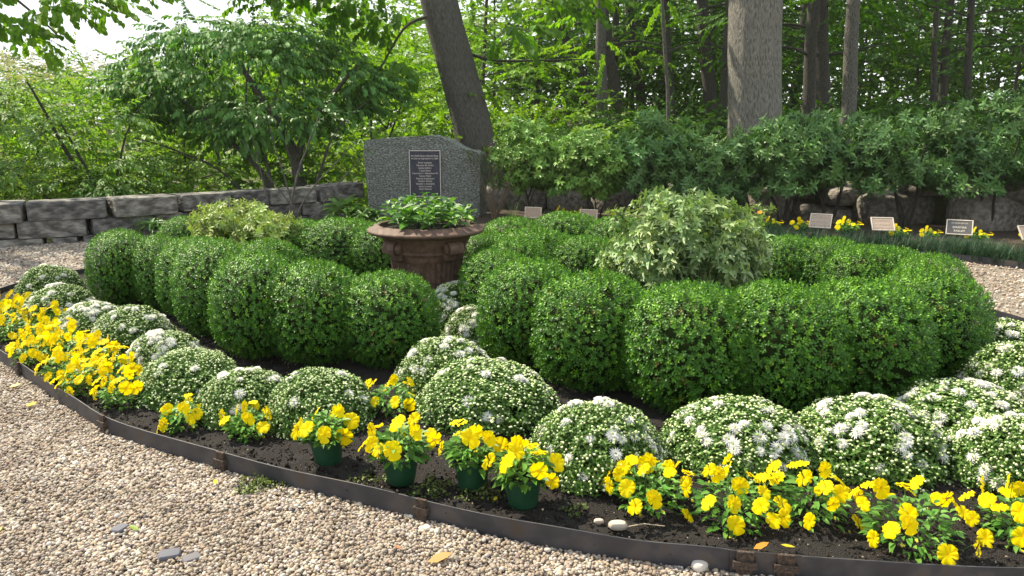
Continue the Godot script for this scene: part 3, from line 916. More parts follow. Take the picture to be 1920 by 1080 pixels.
# ---- the urn
func build_urn() -> void:
	var at := Vector3(-0.61, 0.04, -5.38)
	var o := thing("urn", "large rust brown iron urn with a wide rim and fluted body", "urn", at)
	var g := Geo.new()
	var sides := 40 * 6
	var pr := [[0.30, 0.0], [0.30, 0.05], [0.285, 0.06], [0.23, 0.08], [0.215, 0.11], [0.215, 0.115], [0.232, 0.13], [0.236, 0.16], [0.238, 0.18], [0.238, 0.185], [0.241, 0.2], [0.247, 0.30], [0.252, 0.37], [0.256, 0.42], [0.258, 0.432], [0.259, 0.436], [0.262, 0.45], [0.268, 0.47], [0.272, 0.478], [0.280, 0.484], [0.283, 0.492], [0.281, 0.50], [0.275, 0.504], [0.275, 0.505], [0.285, 0.53], [0.30, 0.56], [0.318, 0.59], [0.335, 0.606], [0.335, 0.607]]
	for p in pr:
		for k in sides:
			var an := TAU * k / sides
			var r: float = p[0]
			if p[1] > 0.195 and p[1] < 0.434:
				var fade := clampf(minf(p[1] - 0.195, 0.434 - p[1]) * 60.0, 0, 1)
				r -= 0.0115 * fade * pow(absf(sin(an * 20.0)), 0.75)
			g.put(Vector3(cos(an) * r, p[1], -sin(an) * r), Vector3(cos(an), 0, -sin(an)), Color.WHITE)
	for j in pr.size() - 1:
		for k in sides:
			var q := j * sides + k
			var r := j * sides + (k + 1) % sides
			g.tri(q, q + sides, r + sides); g.tri(q, r + sides, r)
	g.smooth()
	mi("body", g.mesh(mats.iron), o)
	var rim := Geo.new()
	rim.lathe([[0.330, 0.600], [0.375, 0.612], [0.398, 0.618], [0.398, 0.618], [0.410, 0.624], [0.4155, 0.632], [0.414, 0.640], [0.408, 0.645], [0.408, 0.645], [0.392, 0.652], [0.366, 0.668], [0.348, 0.676], [0.338, 0.677], [0.330, 0.672], [0.330, 0.672], [0.322, 0.62], [0.30, 0.58]], 96, Color(1.45, 1.3, 1.25))
	rim.smooth()
	mi("rim", rim.mesh(mats.iron), o)
	for k in 4:
		var an := PI / 2 + 0.72 * (1 if k % 2 else -1) + (PI if k > 1 else 0.0) 
		var rad := Vector3(cos(an), 0, sin(an))
		var tan := Vector3(-rad.z, 0, rad.x)
		var s := Geo.new()
		# a scroll: a ribbon that rolls up under the rim
		var steps := 26
		var half := 0.058
		for j in steps + 1:
			var q := float(j) / steps
			var th := lerpf(-0.6, 7.6, q)
			var rr := lerpf(0.062, 0.016, q)
			var c := rad * (0.305 + cos(th) * rr) + Vector3.UP * (0.535 + sin(th) * rr)
			var nn := rad * cos(th) + Vector3.UP * sin(th)
			for e in [[-half, 0.0], [half, 0.0], [half * 0.94, -0.016], [-half * 0.94, -0.016]]:
				s.put(c + tan * e[0] + nn * e[1], nn, Color.WHITE)
		for j in steps:
			for e in 4:
				var a := j * 4 + e
				var b := j * 4 + (e + 1) % 4
				s.tri(a, a + 4, b + 4); s.tri(a, b + 4, b)
		s.smooth()
		# the cushion that the scroll rolls round, and the leaf below it
		var b3 := Basis(tan, Vector3.UP, tan.cross(Vector3.UP))
		var roll := Geo.new()
		roll.lathe([[0.0, -0.066], [0.030, -0.062], [0.044, -0.05], [0.047, -0.02], [0.047, 0.02], [0.044, 0.05], [0.030, 0.062], [0.0, 0.066]], 20, Color.WHITE)
		roll.smooth()
		s.add(roll, Transform3D(b3 * Basis(Vector3.BACK, PI / 2), rad * 0.305 + Vector3.UP * 0.535))
		var leaf := rock(Vector3(0.105, 0.12, 0.06), 2.6, 0.004, 0.2, k, Vector3i(4, 4, 3), Color.WHITE)
		s.add(leaf, Transform3D(b3, rad * 0.27 + Vector3.UP * 0.43))
		mi("scroll", s.mesh(mats.iron), o)
	var d := Geo.new()
	d.lathe([[0.327, 0.640], [0.2, 0.648], [0.0, 0.652]], 40, Color(0.7, 0.55, 0.5))
	d.smooth()
	mi("soil", d.mesh(mats.soil), o)
	var pl := thing("urn_seedlings", "leafy green seedlings filling the iron urn", "plant", at + Vector3(0, 0.64, 0))
	var lv := []
	for c in [Color(0.11, 0.28, 0.03), Color(0.085, 0.22, 0.04), Color(0.19, 0.39, 0.03), Color(0.075, 0.19, 0.045)]:
		lv.append(pansy_leaf(c, 0.105, 0.054, mats.leaf_glossy))
	var st := Geo.new()
	var made := 0
	for k in 46:
		var e := Vector2.RIGHT.rotated(rf(0, TAU)) * sqrt(rng.randf()) * 0.29
		var h := rf(0.12, 0.235) * (1.1 - e.length() * 1.0)
		var lean := Vector3(e.x, 0, e.y) * 0.35
		var top := Vector3(e.x, 0, e.y) + lean * 0.4 + Vector3.UP * h
		st.tube(PackedVector3Array([Vector3(e.x, 0, e.y), Vector3(e.x, h * 0.5, e.y) + lean * 0.1, top]), PackedFloat32Array([0.003, 0.0025, 0.002]), 5, Color(0.09, 0.17, 0.05))
		for j in 8:
			var an := j * 2.4 + k
			var q := 0.35 + 0.65 * j / 7.0
			var dd := (Vector3(cos(an), 0.1 + 0.55 * (j / 7.0), sin(an)) + rdir() * 0.2).normalized()
			var p := Vector3(e.x, 0, e.y).lerp(top, q)
			var sz := rf(0.62, 1.05) * (1.0 if j < 6 else 0.75)
			var up := (Vector3.UP - dd * dd.y).normalized()
			var b := Basis(dd, up, dd.cross(up)).rotated(dd, rf(-0.5, 0.5)).scaled_local(Vector3.ONE * sz)
			if made < 290:
				var w := mi("leaf", lv[(k + j) % 4], pl, p)
				w.basis = b
				made += 1
			else:
				var c: Color = vary([Color(0.11, 0.28, 0.03), Color(0.085, 0.22, 0.035), Color(0.17, 0.36, 0.03)][j % 3], 0.15)
				st.leaf4(p, b.x.normalized(), b.y.normalized(), 0.085 * sz, 0.042 * sz, c * 0.85, c, 0.13, 0.25)
	stuff(mi("stems", st.mesh(mats.leaf_glossy), pl))


# ---- stone
func words(text: String, size: float, font_name: String, bold: bool, m: Material) -> TextMesh:
	var f := SystemFont.new()
	f.font_names = PackedStringArray([font_name])
	if bold:
		f.font_weight = 700
	var t := TextMesh.new()
	t.text = text; t.font = f; t.font_size = 64; t.pixel_size = size / 64.0; t.depth = 0.004; t.curve_step = 2.0
	t.horizontal_alignment = HORIZONTAL_ALIGNMENT_CENTER
	t.material = m
	return t

func build_memorial() -> void:
	var at := Vector3(-1.28, 0.0, -11.5)
	var o := thing("memorial_stone", "rough grey granite memorial stone with a dark bronze plaque", "memorial", at)
	# the slab's outline, split into a lattice so that its faces can be uneven
	var top := [[-0.90, 1.14], [-0.86, 1.19], [-0.55, 1.205], [-0.28, 1.225], [-0.02, 1.245], [0.10, 1.24], [0.26, 1.22], [0.40, 1.155], [0.50, 1.09], [0.60, 1.045], [0.72, 1.03], [0.80, 0.985], [0.815, 0.95]]
	var g := Geo.new()
	var nx := 64
	var ny := 44
	for side in 2:
		for j in ny + 1:
			for k in nx + 1:
				var q := float(k) / nx
				var y := float(j) / ny
				var x0 := lerpf(-0.845, -0.90, smoothstep(0.0, 0.9, y)) + 0.008 * nz.get_noise_2d(y * 300, 5)
				var x1 := lerpf(0.79, 0.815, y) + 0.01 * nz.get_noise_2d(y * 260, 50)
				var x := lerpf(x0, x1, q)
				var ht := 0.0
				for e in top.size() - 1:
					if x <= top[e + 1][0] or e == top.size() - 2:
						ht = lerpf(top[e][1], top[e + 1][1], clampf((x - top[e][0]) / (top[e + 1][0] - top[e][0]), 0, 1))
						break
				var p := Vector3(x, y * ht, 0)
				var rough := 0.014 * nz.get_noise_2d(x * 70, p.y * 90) + 0.016 * nz.get_noise_2d(x * 260, p.y * 420) + 0.010 * nz.get_noise_2d(x * 700, p.y * 1000)
				if side == 0:
					p.z = 0.16 + rough - 0.012 * pow(y, 6.0)
				else:
					p.z = -0.2 + rough * 2.0
					p.x += 0.09 * q     # the right flank shows
				g.put(p, Vector3(0, 0, 1 if side == 0 else -1), Color.WHITE)
	var m := nx + 1
	var half := m * (ny + 1)
	for j in ny:
		for k in nx:
			var a := j * m + k
			g.tri(a, a + m, a + m + 1); g.tri(a, a + m + 1, a + 1)
			g.tri(half + a, half + a + m + 1, half + a + m); g.tri(half + a, half + a + 1, half + a + m + 1)
	# its flanks and top, with vertices of their own for a crisp arris
	var ring := PackedInt32Array()
	for j in ny + 1:
		ring.append(j * m)
	for k in range(1, m):
		ring.append(ny * m + k)
	for j in range(ny - 1, -1, -1):
		ring.append(j * m + nx)
	g.smooth()
	var fl := Geo.new()
	for r in ring:
		for e in 7:
			var p := g.v[r].lerp(g.v[r + half], e / 6.0)
			var w := Vector3(p.x, p.y - 0.6, 0).normalized()
			if e > 0 and e < 6:
				p += w * (0.03 * nz.get_noise_3dv(p * 90.0) + 0.02 * nz.get_noise_3dv(p * 300.0))
			fl.put(p, w, Color.WHITE)
	for k in ring.size() - 1:
		for e in 6:
			var a := k * 7 + e
			fl.tri(a, a + 1, a + 8); fl.tri(a, a + 8, a + 7)
	fl.smooth()
	g.add(fl, Transform3D.IDENTITY)
	mi("slab", g.mesh(mats.granite), o)
	var plate := Node3D.new()
	plate.name = "plaque"
	plate.position = Vector3(0.0, 0.70, 0.186)
	o.add_child(plate)
	var f := Geo.new()
	f.box(Basis.IDENTITY, Vector3.ZERO, Vector3(0.445, 0.665, 0.018), Color.WHITE)
	mi("plate", f.mesh(mats.navy), plate)
	var fr := Geo.new()
	for e in [[0, 0.3325, 0.461, 0.011], [0, -0.3325, 0.461, 0.011], [-0.225, 0, 0.011, 0.654], [0.225, 0, 0.011, 0.654]]:
		fr.box(Basis.IDENTITY, Vector3(e[0], e[1], 0.004), Vector3(e[2], e[3], 0.026), Color.WHITE)
	mi("frame", fr.mesh(mats.brass), plate)
	var lines := ["We shall always cherish those", "we lost on September 11, 2001", "", "Peter Gorman", "Thomas Mc Bride", "James Jeffers", "Laura Patel", "Lawrence C. Kinneman III", "Susan Olson", "Vincent Kaufmann", "Walter Woods", "Natalie C. Brandeis", "Ryan Carman", "Alice Weaver"]
	for k in lines.size():
		if lines[k]:
			var w := mi("lettering", words(lines[k], 0.031, "Droid Serif", true, mats.brass), plate, Vector3(0, 0.258 - k * 0.0385 - (0.0 if k < 2 else -0.016), 0.0105))
			w.scale.x = 0.86 if k < 2 else 0.92

func build_signs() -> void:
	var data := [
		[0.285, 0.25, -10.2, 0.235, 0.15, 0.10, -0.05, "light", ["IN MEMORY OF", "A", "LOVING FRIEND"], "leftmost small memorial sign, upright, right of the memorial stone"],
		[1.01, 0.24, -10.0, 0.235, 0.15, 0.12, 0.0, "light", ["IN MEMORY OF", "A FRIEND"], "small memorial sign half hidden behind a dark boxwood"],
		[3.75, 0.26, -9.2, 0.25, 0.19, 0.55, -0.22, "light", ["IN MEMORY OF", "OUR FRIEND", "AND TEACHER"], "small tan memorial sign next right of the variegated shrub"],
		[4.36, 0.26, -8.9, 0.25, 0.19, 0.75, 0.12, "light", ["IN MEMORY OF", "A FRIEND", "WITH LOVE"], "most steeply tilted tan memorial sign between two pansy pots"],
		[5.09, 0.26, -8.6, 0.265, 0.19, 0.60, -0.18, "dark", ["IN MEMORY OF", "MARTHA", "BAILEY"], "dark plated memorial sign with pale lettering, before the boulders"],
		[5.72, 0.24, -8.3, 0.265, 0.19, 0.75, 0.25, "light", ["IN MEMORY OF", "A FRIEND"], "small memorial sign cut by the picture's right edge"]]
	for d in data:
		var o := thing("memorial_sign", d[9], "sign", Vector3(d[0], 0.03, d[2]), d[6] - 0.3, "small memorial signs on stakes")
		var tilt := Basis(Vector3.RIGHT, -d[5])
		var post := Geo.new()
		post.box(Basis.IDENTITY, Vector3(0, 0.105, -0.035), Vector3(0.03, 0.25, 0.012), Color(0.8, 0.75, 0.7))
		mi("stake", post.mesh(mats.pewter), o)
		var plate := mi("plate", null, o, Vector3(0, d[1] - 0.03, 0))
		plate.basis = tilt
		var g := Geo.new()
		g.box(Basis.IDENTITY, Vector3.ZERO, Vector3(d[3] - 0.012, d[4] - 0.012, 0.010), Color.WHITE)
		plate.mesh = g.mesh(mats.plate_dark if d[7] == "dark" else mats.plate_tan)
		var fr := Geo.new()
		for e in [[0.0, d[4] / 2 - 0.005, d[3], 0.010], [0.0, -d[4] / 2 + 0.005, d[3], 0.010], [-d[3] / 2 + 0.005, 0.0, 0.010, d[4] - 0.02], [d[3] / 2 - 0.005, 0.0, 0.010, d[4] - 0.02]]:
			fr.box(Basis.IDENTITY, Vector3(e[0], e[1], 0.002), Vector3(e[2], e[3], 0.017), Color.WHITE)
		mi("frame", fr.mesh(mats.brass_pale), plate)
		var ls = d[8]
		for k in ls.size():
			mi("lettering", words(ls[k], 0.024 if k == 0 else 0.034, "Droid Sans", k > 0, mats.brass_pale if d[7] == "dark" else mats.plate_text), plate, Vector3(0, d[4] * 0.27 - k * 0.045 - (0.008 if k else 0.0), 0.006))

func build_stone_wall() -> void:
	var o := thing("dry_stone_wall", "low wall of long grey split granite blocks along the left", "wall")
	tag(o, "low wall of long grey split granite blocks along the left", "wall")
	var pts := spline(WALL_LINE, 10, false)
	var along := PackedFloat32Array([0.0])
	for k in pts.size() - 1:
		along.append(along[k] + pts[k].distance_to(pts[k + 1]))
	var place := func(s: float) -> Array:
		for k in pts.size() - 1:
			if s <= along[k + 1]:
				var q: float = (s - along[k]) / (along[k + 1] - along[k])
				return [pts[k].lerp(pts[k + 1], q), (pts[k + 1] - pts[k]).normalized()]
		return [pts[-1], (pts[-1] - pts[-2]).normalized()]
	var total := along[-1]
	o.scale.y = 0.93
	# where the picture's left edge lies along the wall
	var s0 := 0.0
	for k in pts.size():
		if pts[k].x < -5.92:
			s0 = along[k]
	var courses := [
		[0.31, 0.55, [[-2.7, -1.5], [-1.48, -0.72], [-0.70, 0.16], [0.175, 1.02], [1.05, 1.80], [1.82, 2.50], [2.52, 3.1], [3.12, 3.85], [3.87, 4.7], [4.72, 5.6]]],
		[0.105, 0.305, [[-2.6, -1.9], [-1.88, -1.0], [-0.97, -0.5], [-0.48, 0.05], [0.07, 0.78], [0.80, 1.5], [1.52, 2.3], [2.32, 2.9], [2.92, 3.6], [3.62, 4.4], [4.42, 5.3], [5.32, 5.9]]],
		[-0.06, 0.10, [[-2.7, -1.7], [-1.68, -0.8], [-0.78, -0.2], [-0.18, 0.33], [0.40, 0.68], [0.70, 1.3], [1.32, 2.1], [2.12, 3.0], [3.02, 3.7], [3.72, 4.6], [4.62, 5.6]]]]
	var id := 0
	for c in courses:
		for e in c[2]:
			id += 1
			if s0 + e[1] > total + 0.2 or s0 + e[0] < 0.0:
				continue
			var w = place.call(s0 + (e[0] + e[1]) * 0.5)
			var d: Vector2 = w[1]
			var h: float = c[1] - c[0] + rf(-0.012, 0.012)
			var dep := rf(0.34, 0.42) if c[1] < 0.5 else rf(0.40, 0.46)
			var g := rock(Vector3(e[1] - e[0] - 0.012, h, dep), 24.0, 0.020, 0.055, id, Vector3i(11, 5, 4), Color.WHITE)
			var s := mi("stone", g.mesh([mats.wall_a, mats.wall_b, mats.wall_c][id % 3]), o, Vector3(w[0].x, c[0] + rf(-0.005, 0.005), w[0].y - 0.2 + rf(-0.015, 0.015)))
			s.basis = Basis(Vector3(d.x, 0, d.y), Vector3.UP, Vector3(-d.y, 0, d.x)) * Basis.from_euler(Vector3(rf(-0.02, 0.02), rf(-0.02, 0.02), rf(-0.02, 0.02)))
	for e in [[0.02, 0.295, 0.11], [0.30, 0.29, 0.09], [-0.35, 0.292, 0.13], [0.95, 0.30, 0.1]]:
		id += 1
		var w = place.call(s0 + e[0])
		mi("chink_stone", rock(Vector3(e[2], 0.045, 0.16), 4.0, 0.012, 0.09, id, Vector3i(3, 2, 2), Color.WHITE).mesh(mats.wall_b), o, Vector3(w[0].x, e[1], w[0].y - 0.1))

func build_boulder_wall() -> void:
	var o := thing("boulder_wall", "retaining wall of large rounded boulders below the rhododendrons", "wall")
	var id := 50
	for e in [[-0.35, 0.62, 0.42], [0.25, 0.7, 0.5], [0.95, 0.75, 0.46], [1.65, 0.8, 0.52], [2.35, 0.8, 0.5], [3.05, 0.9, 0.56], [3.75, 0.75, 0.55], [4.27, 0.42, 0.30], [4.65, 0.75, 0.26], [5.45, 1.15, 0.50], [6.45, 1.1, 0.52], [7.3, 0.9, 0.5], [8.1, 1.0, 0.5], [9.0, 1.0, 0.5]]:
		id += 1
		var z := line_z(BOULDER_LINE, e[0])
		var g := rock(Vector3(e[1], e[2] + 0.1, 0.75), 3.2, 0.075, 0.016, id, Vector3i(7, 6, 5), Color.WHITE)
		var b := mi("boulder", g.mesh([mats.boulder_a, mats.boulder_b][id % 2]), o, Vector3(e[0], -0.09, z - 0.28))
		b.rotation = Vector3(0, 0.25 + rf(-0.2, 0.2), rf(-0.06, 0.06))
	for e in [[4.15, 0.8, 0.26, 0.30], [4.9, 0.75, 0.24, 0.27], [4.5, 0.9, 0.2, 0.46], [3.3, 0.8, 0.25, 0.44], [5.9, 0.9, 0.24, 0.42], [2.0, 0.8, 0.26, 0.42], [0.6, 0.8, 0.25, 0.40], [6.9, 0.9, 0.25, 0.42], [1.3, 0.5, 0.2, 0.40]]:
		id += 1
		var z := line_z(BOULDER_LINE, e[0])
		var g := rock(Vector3(e[1], e[2], 0.55), 3.6, 0.04, 0.025, id, Vector3i(6, 4, 4), Color.WHITE)
		var b := mi("boulder", g.mesh([mats.boulder_b, mats.boulder_a][id % 2]), o, Vector3(e[0], e[3], z - 0.40))
		b.rotation = Vector3(0, 0.3 + rf(-0.2, 0.2), rf(-0.12, 0.12))


# ---- sprays, crowns, stems
func spray(n: int, len_: float, l: float, w: float, col: Color, broad: bool, m: Material, droop := 0.25, rim_mix := 0.0) -> ArrayMesh:
	var g := Geo.new()
	g.tube(PackedVector3Array([Vector3.ZERO, Vector3(len_ * 0.5, 0.01, 0), Vector3(len_, -0.02, 0)]), PackedFloat32Array([0.004, 0.003, 0.0015]), 3, Color(0.05, 0.04, 0.025))
	for k in n:
		var q := 0.12 + 0.88 * float(k) / maxf(1, n - 1)
		var side := 1.0 if k % 2 else -1.0
		var an := rf(0.5, 1.15) * (1.0 - 0.55 * q) if k < n - 1 else 0.0
		var d := Vector3(cos(an), rf(-0.5, 0.15) - droop, side * sin(an)).normalized()
		var u := (Vector3.UP + rdir() * 0.55).normalized()
		var c := vary(col, 0.22)
		var p := Vector3(len_ * q, 0.01 - 0.03 * q * q, 0) + rdir() * 0.01
		var s := rf(0.75, 1.15)
		if broad:
			g.leaf4(p, d, u, l * s, w * s, c, c.lerp(Color(0.5, 0.52, 0.3), rim_mix), 0.1, 0.25)
		else:
			g.leaf2(p, d, u, l * s, w * s, c, 0.12, 0.2)
	return g.mesh(m)

func needle_spray(col: Color, m: Material) -> ArrayMesh:   # a feathery hemlock bough
	var g := Geo.new()
	g.tube(PackedVector3Array([Vector3.ZERO, Vector3(0.35, 0.0, 0), Vector3(0.7, -0.08, 0)]), PackedFloat32Array([0.007, 0.005, 0.002]), 3, Color(0.05, 0.04, 0.025))
	for k in 26:
		var q := 0.1 + 0.9 * k / 25.0
		var side := 1.0 if k % 2 else -1.0
		var d := Vector3(0.75, rf(-0.25, 0.0), side * 0.8).normalized()
		var p := Vector3(0.7 * q, -0.08 * q * q, 0)
		var ln := 0.26 * (1.0 - q * 0.75) + 0.04
		for j in 4:
			var c := vary(col, 0.25)
			g.leaf2(p + d * (ln * j * 0.25), (d + Vector3(0.35, 0, -side * 0.4 * (j % 2))).normalized(), (Vector3.UP + rdir() * 0.35).normalized(), ln * 0.42, 0.02, c, 0.0, 0.2)
	return g.mesh(m)

func whorl(n: int, l: float, w: float, col: Color, rim: Color, m: Material, open_: float) -> ArrayMesh:   # a rosette of leaves round a shoot that points along +X
	var g := Geo.new()
	for k in n:
		var an := TAU * k / n * 1.0 + rf(-0.3, 0.3)
		var o := open_ * rf(0.75, 1.15)
		var rad := Vector3(0, cos(an), sin(an))
		var d := (Vector3.RIGHT * (1.0 - o) + rad * o).normalized()
		var u := (Vector3.RIGHT - d * d.x).normalized()
		var c := vary(col, 0.22)
		g.leaf4(Vector3(-0.02 * (k % 3), 0, 0), d, u, l * rf(0.75, 1.12), w * rf(0.85, 1.1), c, Color(rim.r, rim.g, rim.b).lerp(c, rf(0.0, 0.5)), 0.12, 0.28)
	return g.mesh(m)

func crown(parent: Node3D, clumps: Array, mesh: Mesh, smin: float, smax: float, out_from: Vector3, droop: float, tint := Color.WHITE, called := "crown", shell := 0.5) -> void:
	var xf := []
	var co := PackedColorArray()
	for c in clumps:
		var ctr: Vector3 = c[0]
		var ct := vary(tint, 0.16)
		for k in c[2]:
			var d := rdir()
			var p: Vector3 = ctr + Vector3(d.x, d.y * c[3], d.z) * c[1] * pow(rng.randf(), shell)
			var h := (ctr - out_from) * 0.6 / maxf(0.1, ctr.distance_to(out_from)) + d * 0.8
			h.y = h.y * 0.35 - droop
			var t := aim(h + rdir() * 0.25, rf(-0.5, 0.5), rf(smin, smax))
			t.origin = p
			xf.append(t)
			co.append(vary(ct, 0.12))
	many(called, mesh, xf, co, parent)

func stem(parent: Node3D, called: String, pts: Array, r0: float, r1: float, sides: int, m: Material, wob := 0.0) -> void:
	var g := Geo.new()
	var p := PackedVector3Array()
	var rad := PackedFloat32Array()
	var n := pts.size()
	var steps := 5
	for k in n - 1:
		for j in steps + (1 if k == n - 2 else 0):
			var q := float(j) / steps
			var a: Vector3 = pts[maxi(k - 1, 0)]
			var d: Vector3 = pts[mini(k + 2, n - 1)]
			var v: Vector3 = (pts[k] as Vector3).cubic_interpolate(pts[k + 1], a, d, q)
			v += Vector3(nz.get_noise_3dv(v * 40.0), 0, nz.get_noise_3dv(v * 40.0 + Vector3.ONE * 50)) * wob
			p.append(v)
			rad.append(lerpf(r0, r1, (k + q) / (n - 1)))
	g.tube(p, rad, sides, Color.WHITE, maxf(1.0, roundf(r0 * 16.0)), 1.0)
	mi(called, g.mesh(m), parent)

func big_trunk(parent: Node3D, pts: Array, radii: Array, m: Material, flare: float, seed_: int) -> void:
	var g := Geo.new()
	var sides := 72
	var rows := 70
	for j in rows + 1:
		var q := float(j) / rows * (pts.size() - 1)
		var k := mini(int(q), pts.size() - 2)
		var f := q - k
		var c: Vector3 = (pts[k] as Vector3).cubic_interpolate(pts[k + 1], pts[maxi(k - 1, 0)], pts[mini(k + 2, pts.size() - 1)], f)
		var r := lerpf(radii[k], radii[k + 1], f)
		r *= 1.0 + flare * exp(-maxf(c.y - pts[0].y, 0.0) * 2.6)
		for s in sides + 1:
			var an := TAU * s / sides
			var e := Vector3(cos(an), 0, -sin(an))
			var rr := r * (1.0 + 0.035 * nz.get_noise_3d(e.x * 50 + seed_, c.y * 18, e.z * 50) + flare * 0.35 * exp(-maxf(c.y - pts[0].y, 0.0) * 3.0) * sin(an * 5.0 + seed_))
			rr += 0.012 * nz.get_noise_3d(e.x * 320 + seed_, c.y * 60, e.z * 320)
			g.put(c + e * rr, e, Color.WHITE, Vector2(5.0 * s / sides, c.y * 0.9))
	for j in rows:
		for s in sides:
			var a := j * (sides + 1) + s
			g.tri(a, a + sides + 1, a + sides + 2); g.tri(a, a + sides + 2, a + 1)
	g.smooth()
	mi("trunk", g.mesh(m), parent)


# ---- shrubs
func shrub(called: String, label: String, at: Vector3, clumps: Array, mesh: Mesh, smin: float, smax: float, stems: Array, m: Material, group: String, tint: Color, droop := 0.0, shell := 0.35) -> Node3D:
	var o := thing(called, label, "shrub", at, 0, group)
	for s in stems:
		stem(o, "stem", s[0], s[1], s[1] * 0.4, 7, m, 0.03)
	crown(o, clumps, mesh, smin, smax, Vector3(0, 0.1, 0), droop, tint, "foliage", shell)
	return o

func mound(rx: float, ry: float, rz: float, cy: float, n: int, r: float, each: int, squash := 0.75) -> Array:   # clumps over the upper part of an uneven mound
	var out := []
	for k in n:
		var d := rdir()
		d.y = d.y * 0.75 + 0.25
		var q := rf(0.72, 1.0)
		out.append([Vector3(d.x * rx * q, cy + d.y * ry * q, d.z * rz * q), r * rf(0.75, 1.2), each, squash])
	return out

func build_shrubs() -> void:
	# the variegated shrub in the right loop and the yellowish one in the left
	var w1 := whorl(9, 0.064, 0.020, Color(0.17, 0.28, 0.085), Color(0.38, 0.47, 0.24), mats.leaf, 0.6)
	var w2 := whorl(8, 0.055, 0.02, Color(0.22, 0.33, 0.08), Color(0.44, 0.53, 0.24), mats.leaf, 0.62)
	var stems := []
	for k in 9:
		var an := TAU * k / 9
		stems.append([[Vector3(0.04 * cos(an), 0, 0.04 * sin(an)), Vector3(0.22 * cos(an), 0.3, 0.2 * sin(an)), Vector3(0.42 * cos(an), 0.62, 0.36 * sin(an))], 0.009])
	var v := shrub("variegated_shrub", "pale variegated shrub with long cream edged leaves inside the right hedge", Vector3(1.18, 0.04, -5.0), mound(0.50, 0.42, 0.42, 0.42, 105, 0.17, 14), w1, 0.7, 1.2, stems, mats.twig_bark, "", Color.WHITE, -0.25)
	crown(v, mound(0.50, 0.20, 0.45, 0.72, 34, 0.10, 5), w1, 0.7, 1.1, Vector3(0, 0.1, 0), -0.7, Color(1.1, 1.1, 1.05), "shoots", 0.5)
	shrub("yellowish_shrub", "pale yellowish leafy shrub inside the left hedge", Vector3(-2.28, 0.04, -6.35), mound(0.44, 0.33, 0.36, 0.38, 90, 0.13, 11), w2, 0.65, 1.0, stems.slice(0, 6), mats.twig_bark, "", Color(1.1, 1.05, 0.9), -0.3)
	# rhododendrons along the boulder wall
	var r1 := whorl(10, 0.092, 0.026, Color(0.082, 0.178, 0.05), Color(0.165, 0.30, 0.10), mats.leaf_shiny, 0.60)
	var r2 := whorl(10, 0.085, 0.027, Color(0.13, 0.27, 0.05), Color(0.22, 0.38, 0.08), mats.leaf_shiny, 0.60)
	var data := [
		[0.35, -11.4, 0.62, 0.62, 0.85, 2, "loose yellow green shrub right of the memorial stone"],
		[1.20, -10.95, 0.55, 0.50, 0.80, 2, "yellow green shrub on bare stems behind the second small sign"],
		[2.00, -10.9, 0.68, 0.62, 0.92, 1, "dark rhododendron between the yellow green shrub and the thickest trunk"],
		[2.85, -10.7, 0.52, 0.45, 0.74, 1, "rhododendron left of the thickest trunk, low branches over shade"],
		[3.80, -10.6, 0.62, 0.55, 0.97, 1, "rhododendron before the foot of the thickest trunk"],
		[4.35, -10.5, 0.72, 0.50, 1.05, 1, "rhododendron on two bare trunks above the split boulders"],
		[5.25, -10.1, 0.75, 0.50, 1.02, 1, "rhododendron above the broad boulder, before the slender trunks"],
		[6.20, -9.9, 0.85, 0.62, 1.12, 1, "tallest rhododendron near the right edge, above the dark plated sign"],
		[7.15, -9.3, 0.75, 0.60, 1.05, 1, "rhododendron cut by the picture's right edge"]]
	for d in data:
		var st := []
		var n := 4
		for k in n:
			var an := TAU * k / n + rf(-0.6, 0.6)
			var sp := rf(0.5, 1.0)
			st.append([[Vector3(0.05 * cos(an), -0.05, 0.05 * sin(an)), Vector3(0.10 * cos(an) + rf(-0.06, 0.06), 0.22, 0.1 * sin(an)), Vector3(0.22 * sp * cos(an) + rf(-0.1, 0.1), 0.48, 0.2 * sin(an)), Vector3(0.55 * d[2] * sp * cos(an), d[4] * 0.8, 0.4 * sin(an)), Vector3(0.8 * d[2] * cos(an), d[4] + 0.1, 0.6 * sin(an))], 0.022 if d[5] == 1 else 0.012])
		var cl := mound(d[2], d[3] * 0.95, 0.55, d[4] - 0.03, 36, 0.23, 19, 0.6)
		for k in 18:
			cl.append([Vector3(rf(-0.9, 0.9) * d[2], rf(0.52, 0.8) * d[4], rf(-0.3, 0.5)), 0.17, 11, 0.6])
		shrub("rhododendron" if d[5] == 1 else "broadleaf_shrub", d[6], Vector3(d[0], 0.04, d[1]), cl, r1 if d[5] == 1 else r2, 0.8, 1.2, st, mats.bark_dark, "evergreen shrubs along the boulder wall", Color.WHITE, -0.35, 0.22)
	# a bare twiggy shrub by the memorial stone
	var tw := thing("twiggy_shrub", "brown twiggy half bare shrub right of the memorial stone", "shrub", Vector3(-0.25, 0.03, -11.1))
	for k in 26:
		var an := rf(0, TAU)
		var sp := rf(0.1, 0.42)
		var h := rf(0.5, 0.95)
		stem(tw, "stem", [Vector3(rf(-0.05, 0.05), 0, rf(-0.05, 0.05)), Vector3(cos(an) * sp * 0.4, h * 0.45, sin(an) * sp * 0.4), Vector3(cos(an) * sp, h, sin(an) * sp)], 0.007, 0.002, 5, mats.twig_bark, 0.05)
	crown(tw, mound(0.36, 0.25, 0.3, 0.75, 16, 0.13, 5), spray(9, 0.16, 0.035, 0.014, Color(0.12, 0.15, 0.04), false, mats.leaf), 0.8, 1.2, Vector3.ZERO, -0.5, Color.WHITE, "foliage")
	# slender stems before the stone wall, under the spreading small tree
	var sl := thing("slender_shrub", "thin leaning bare stems in front of the dark stone wall", "shrub", Vector3(-2.95, 0.02, -10.1))
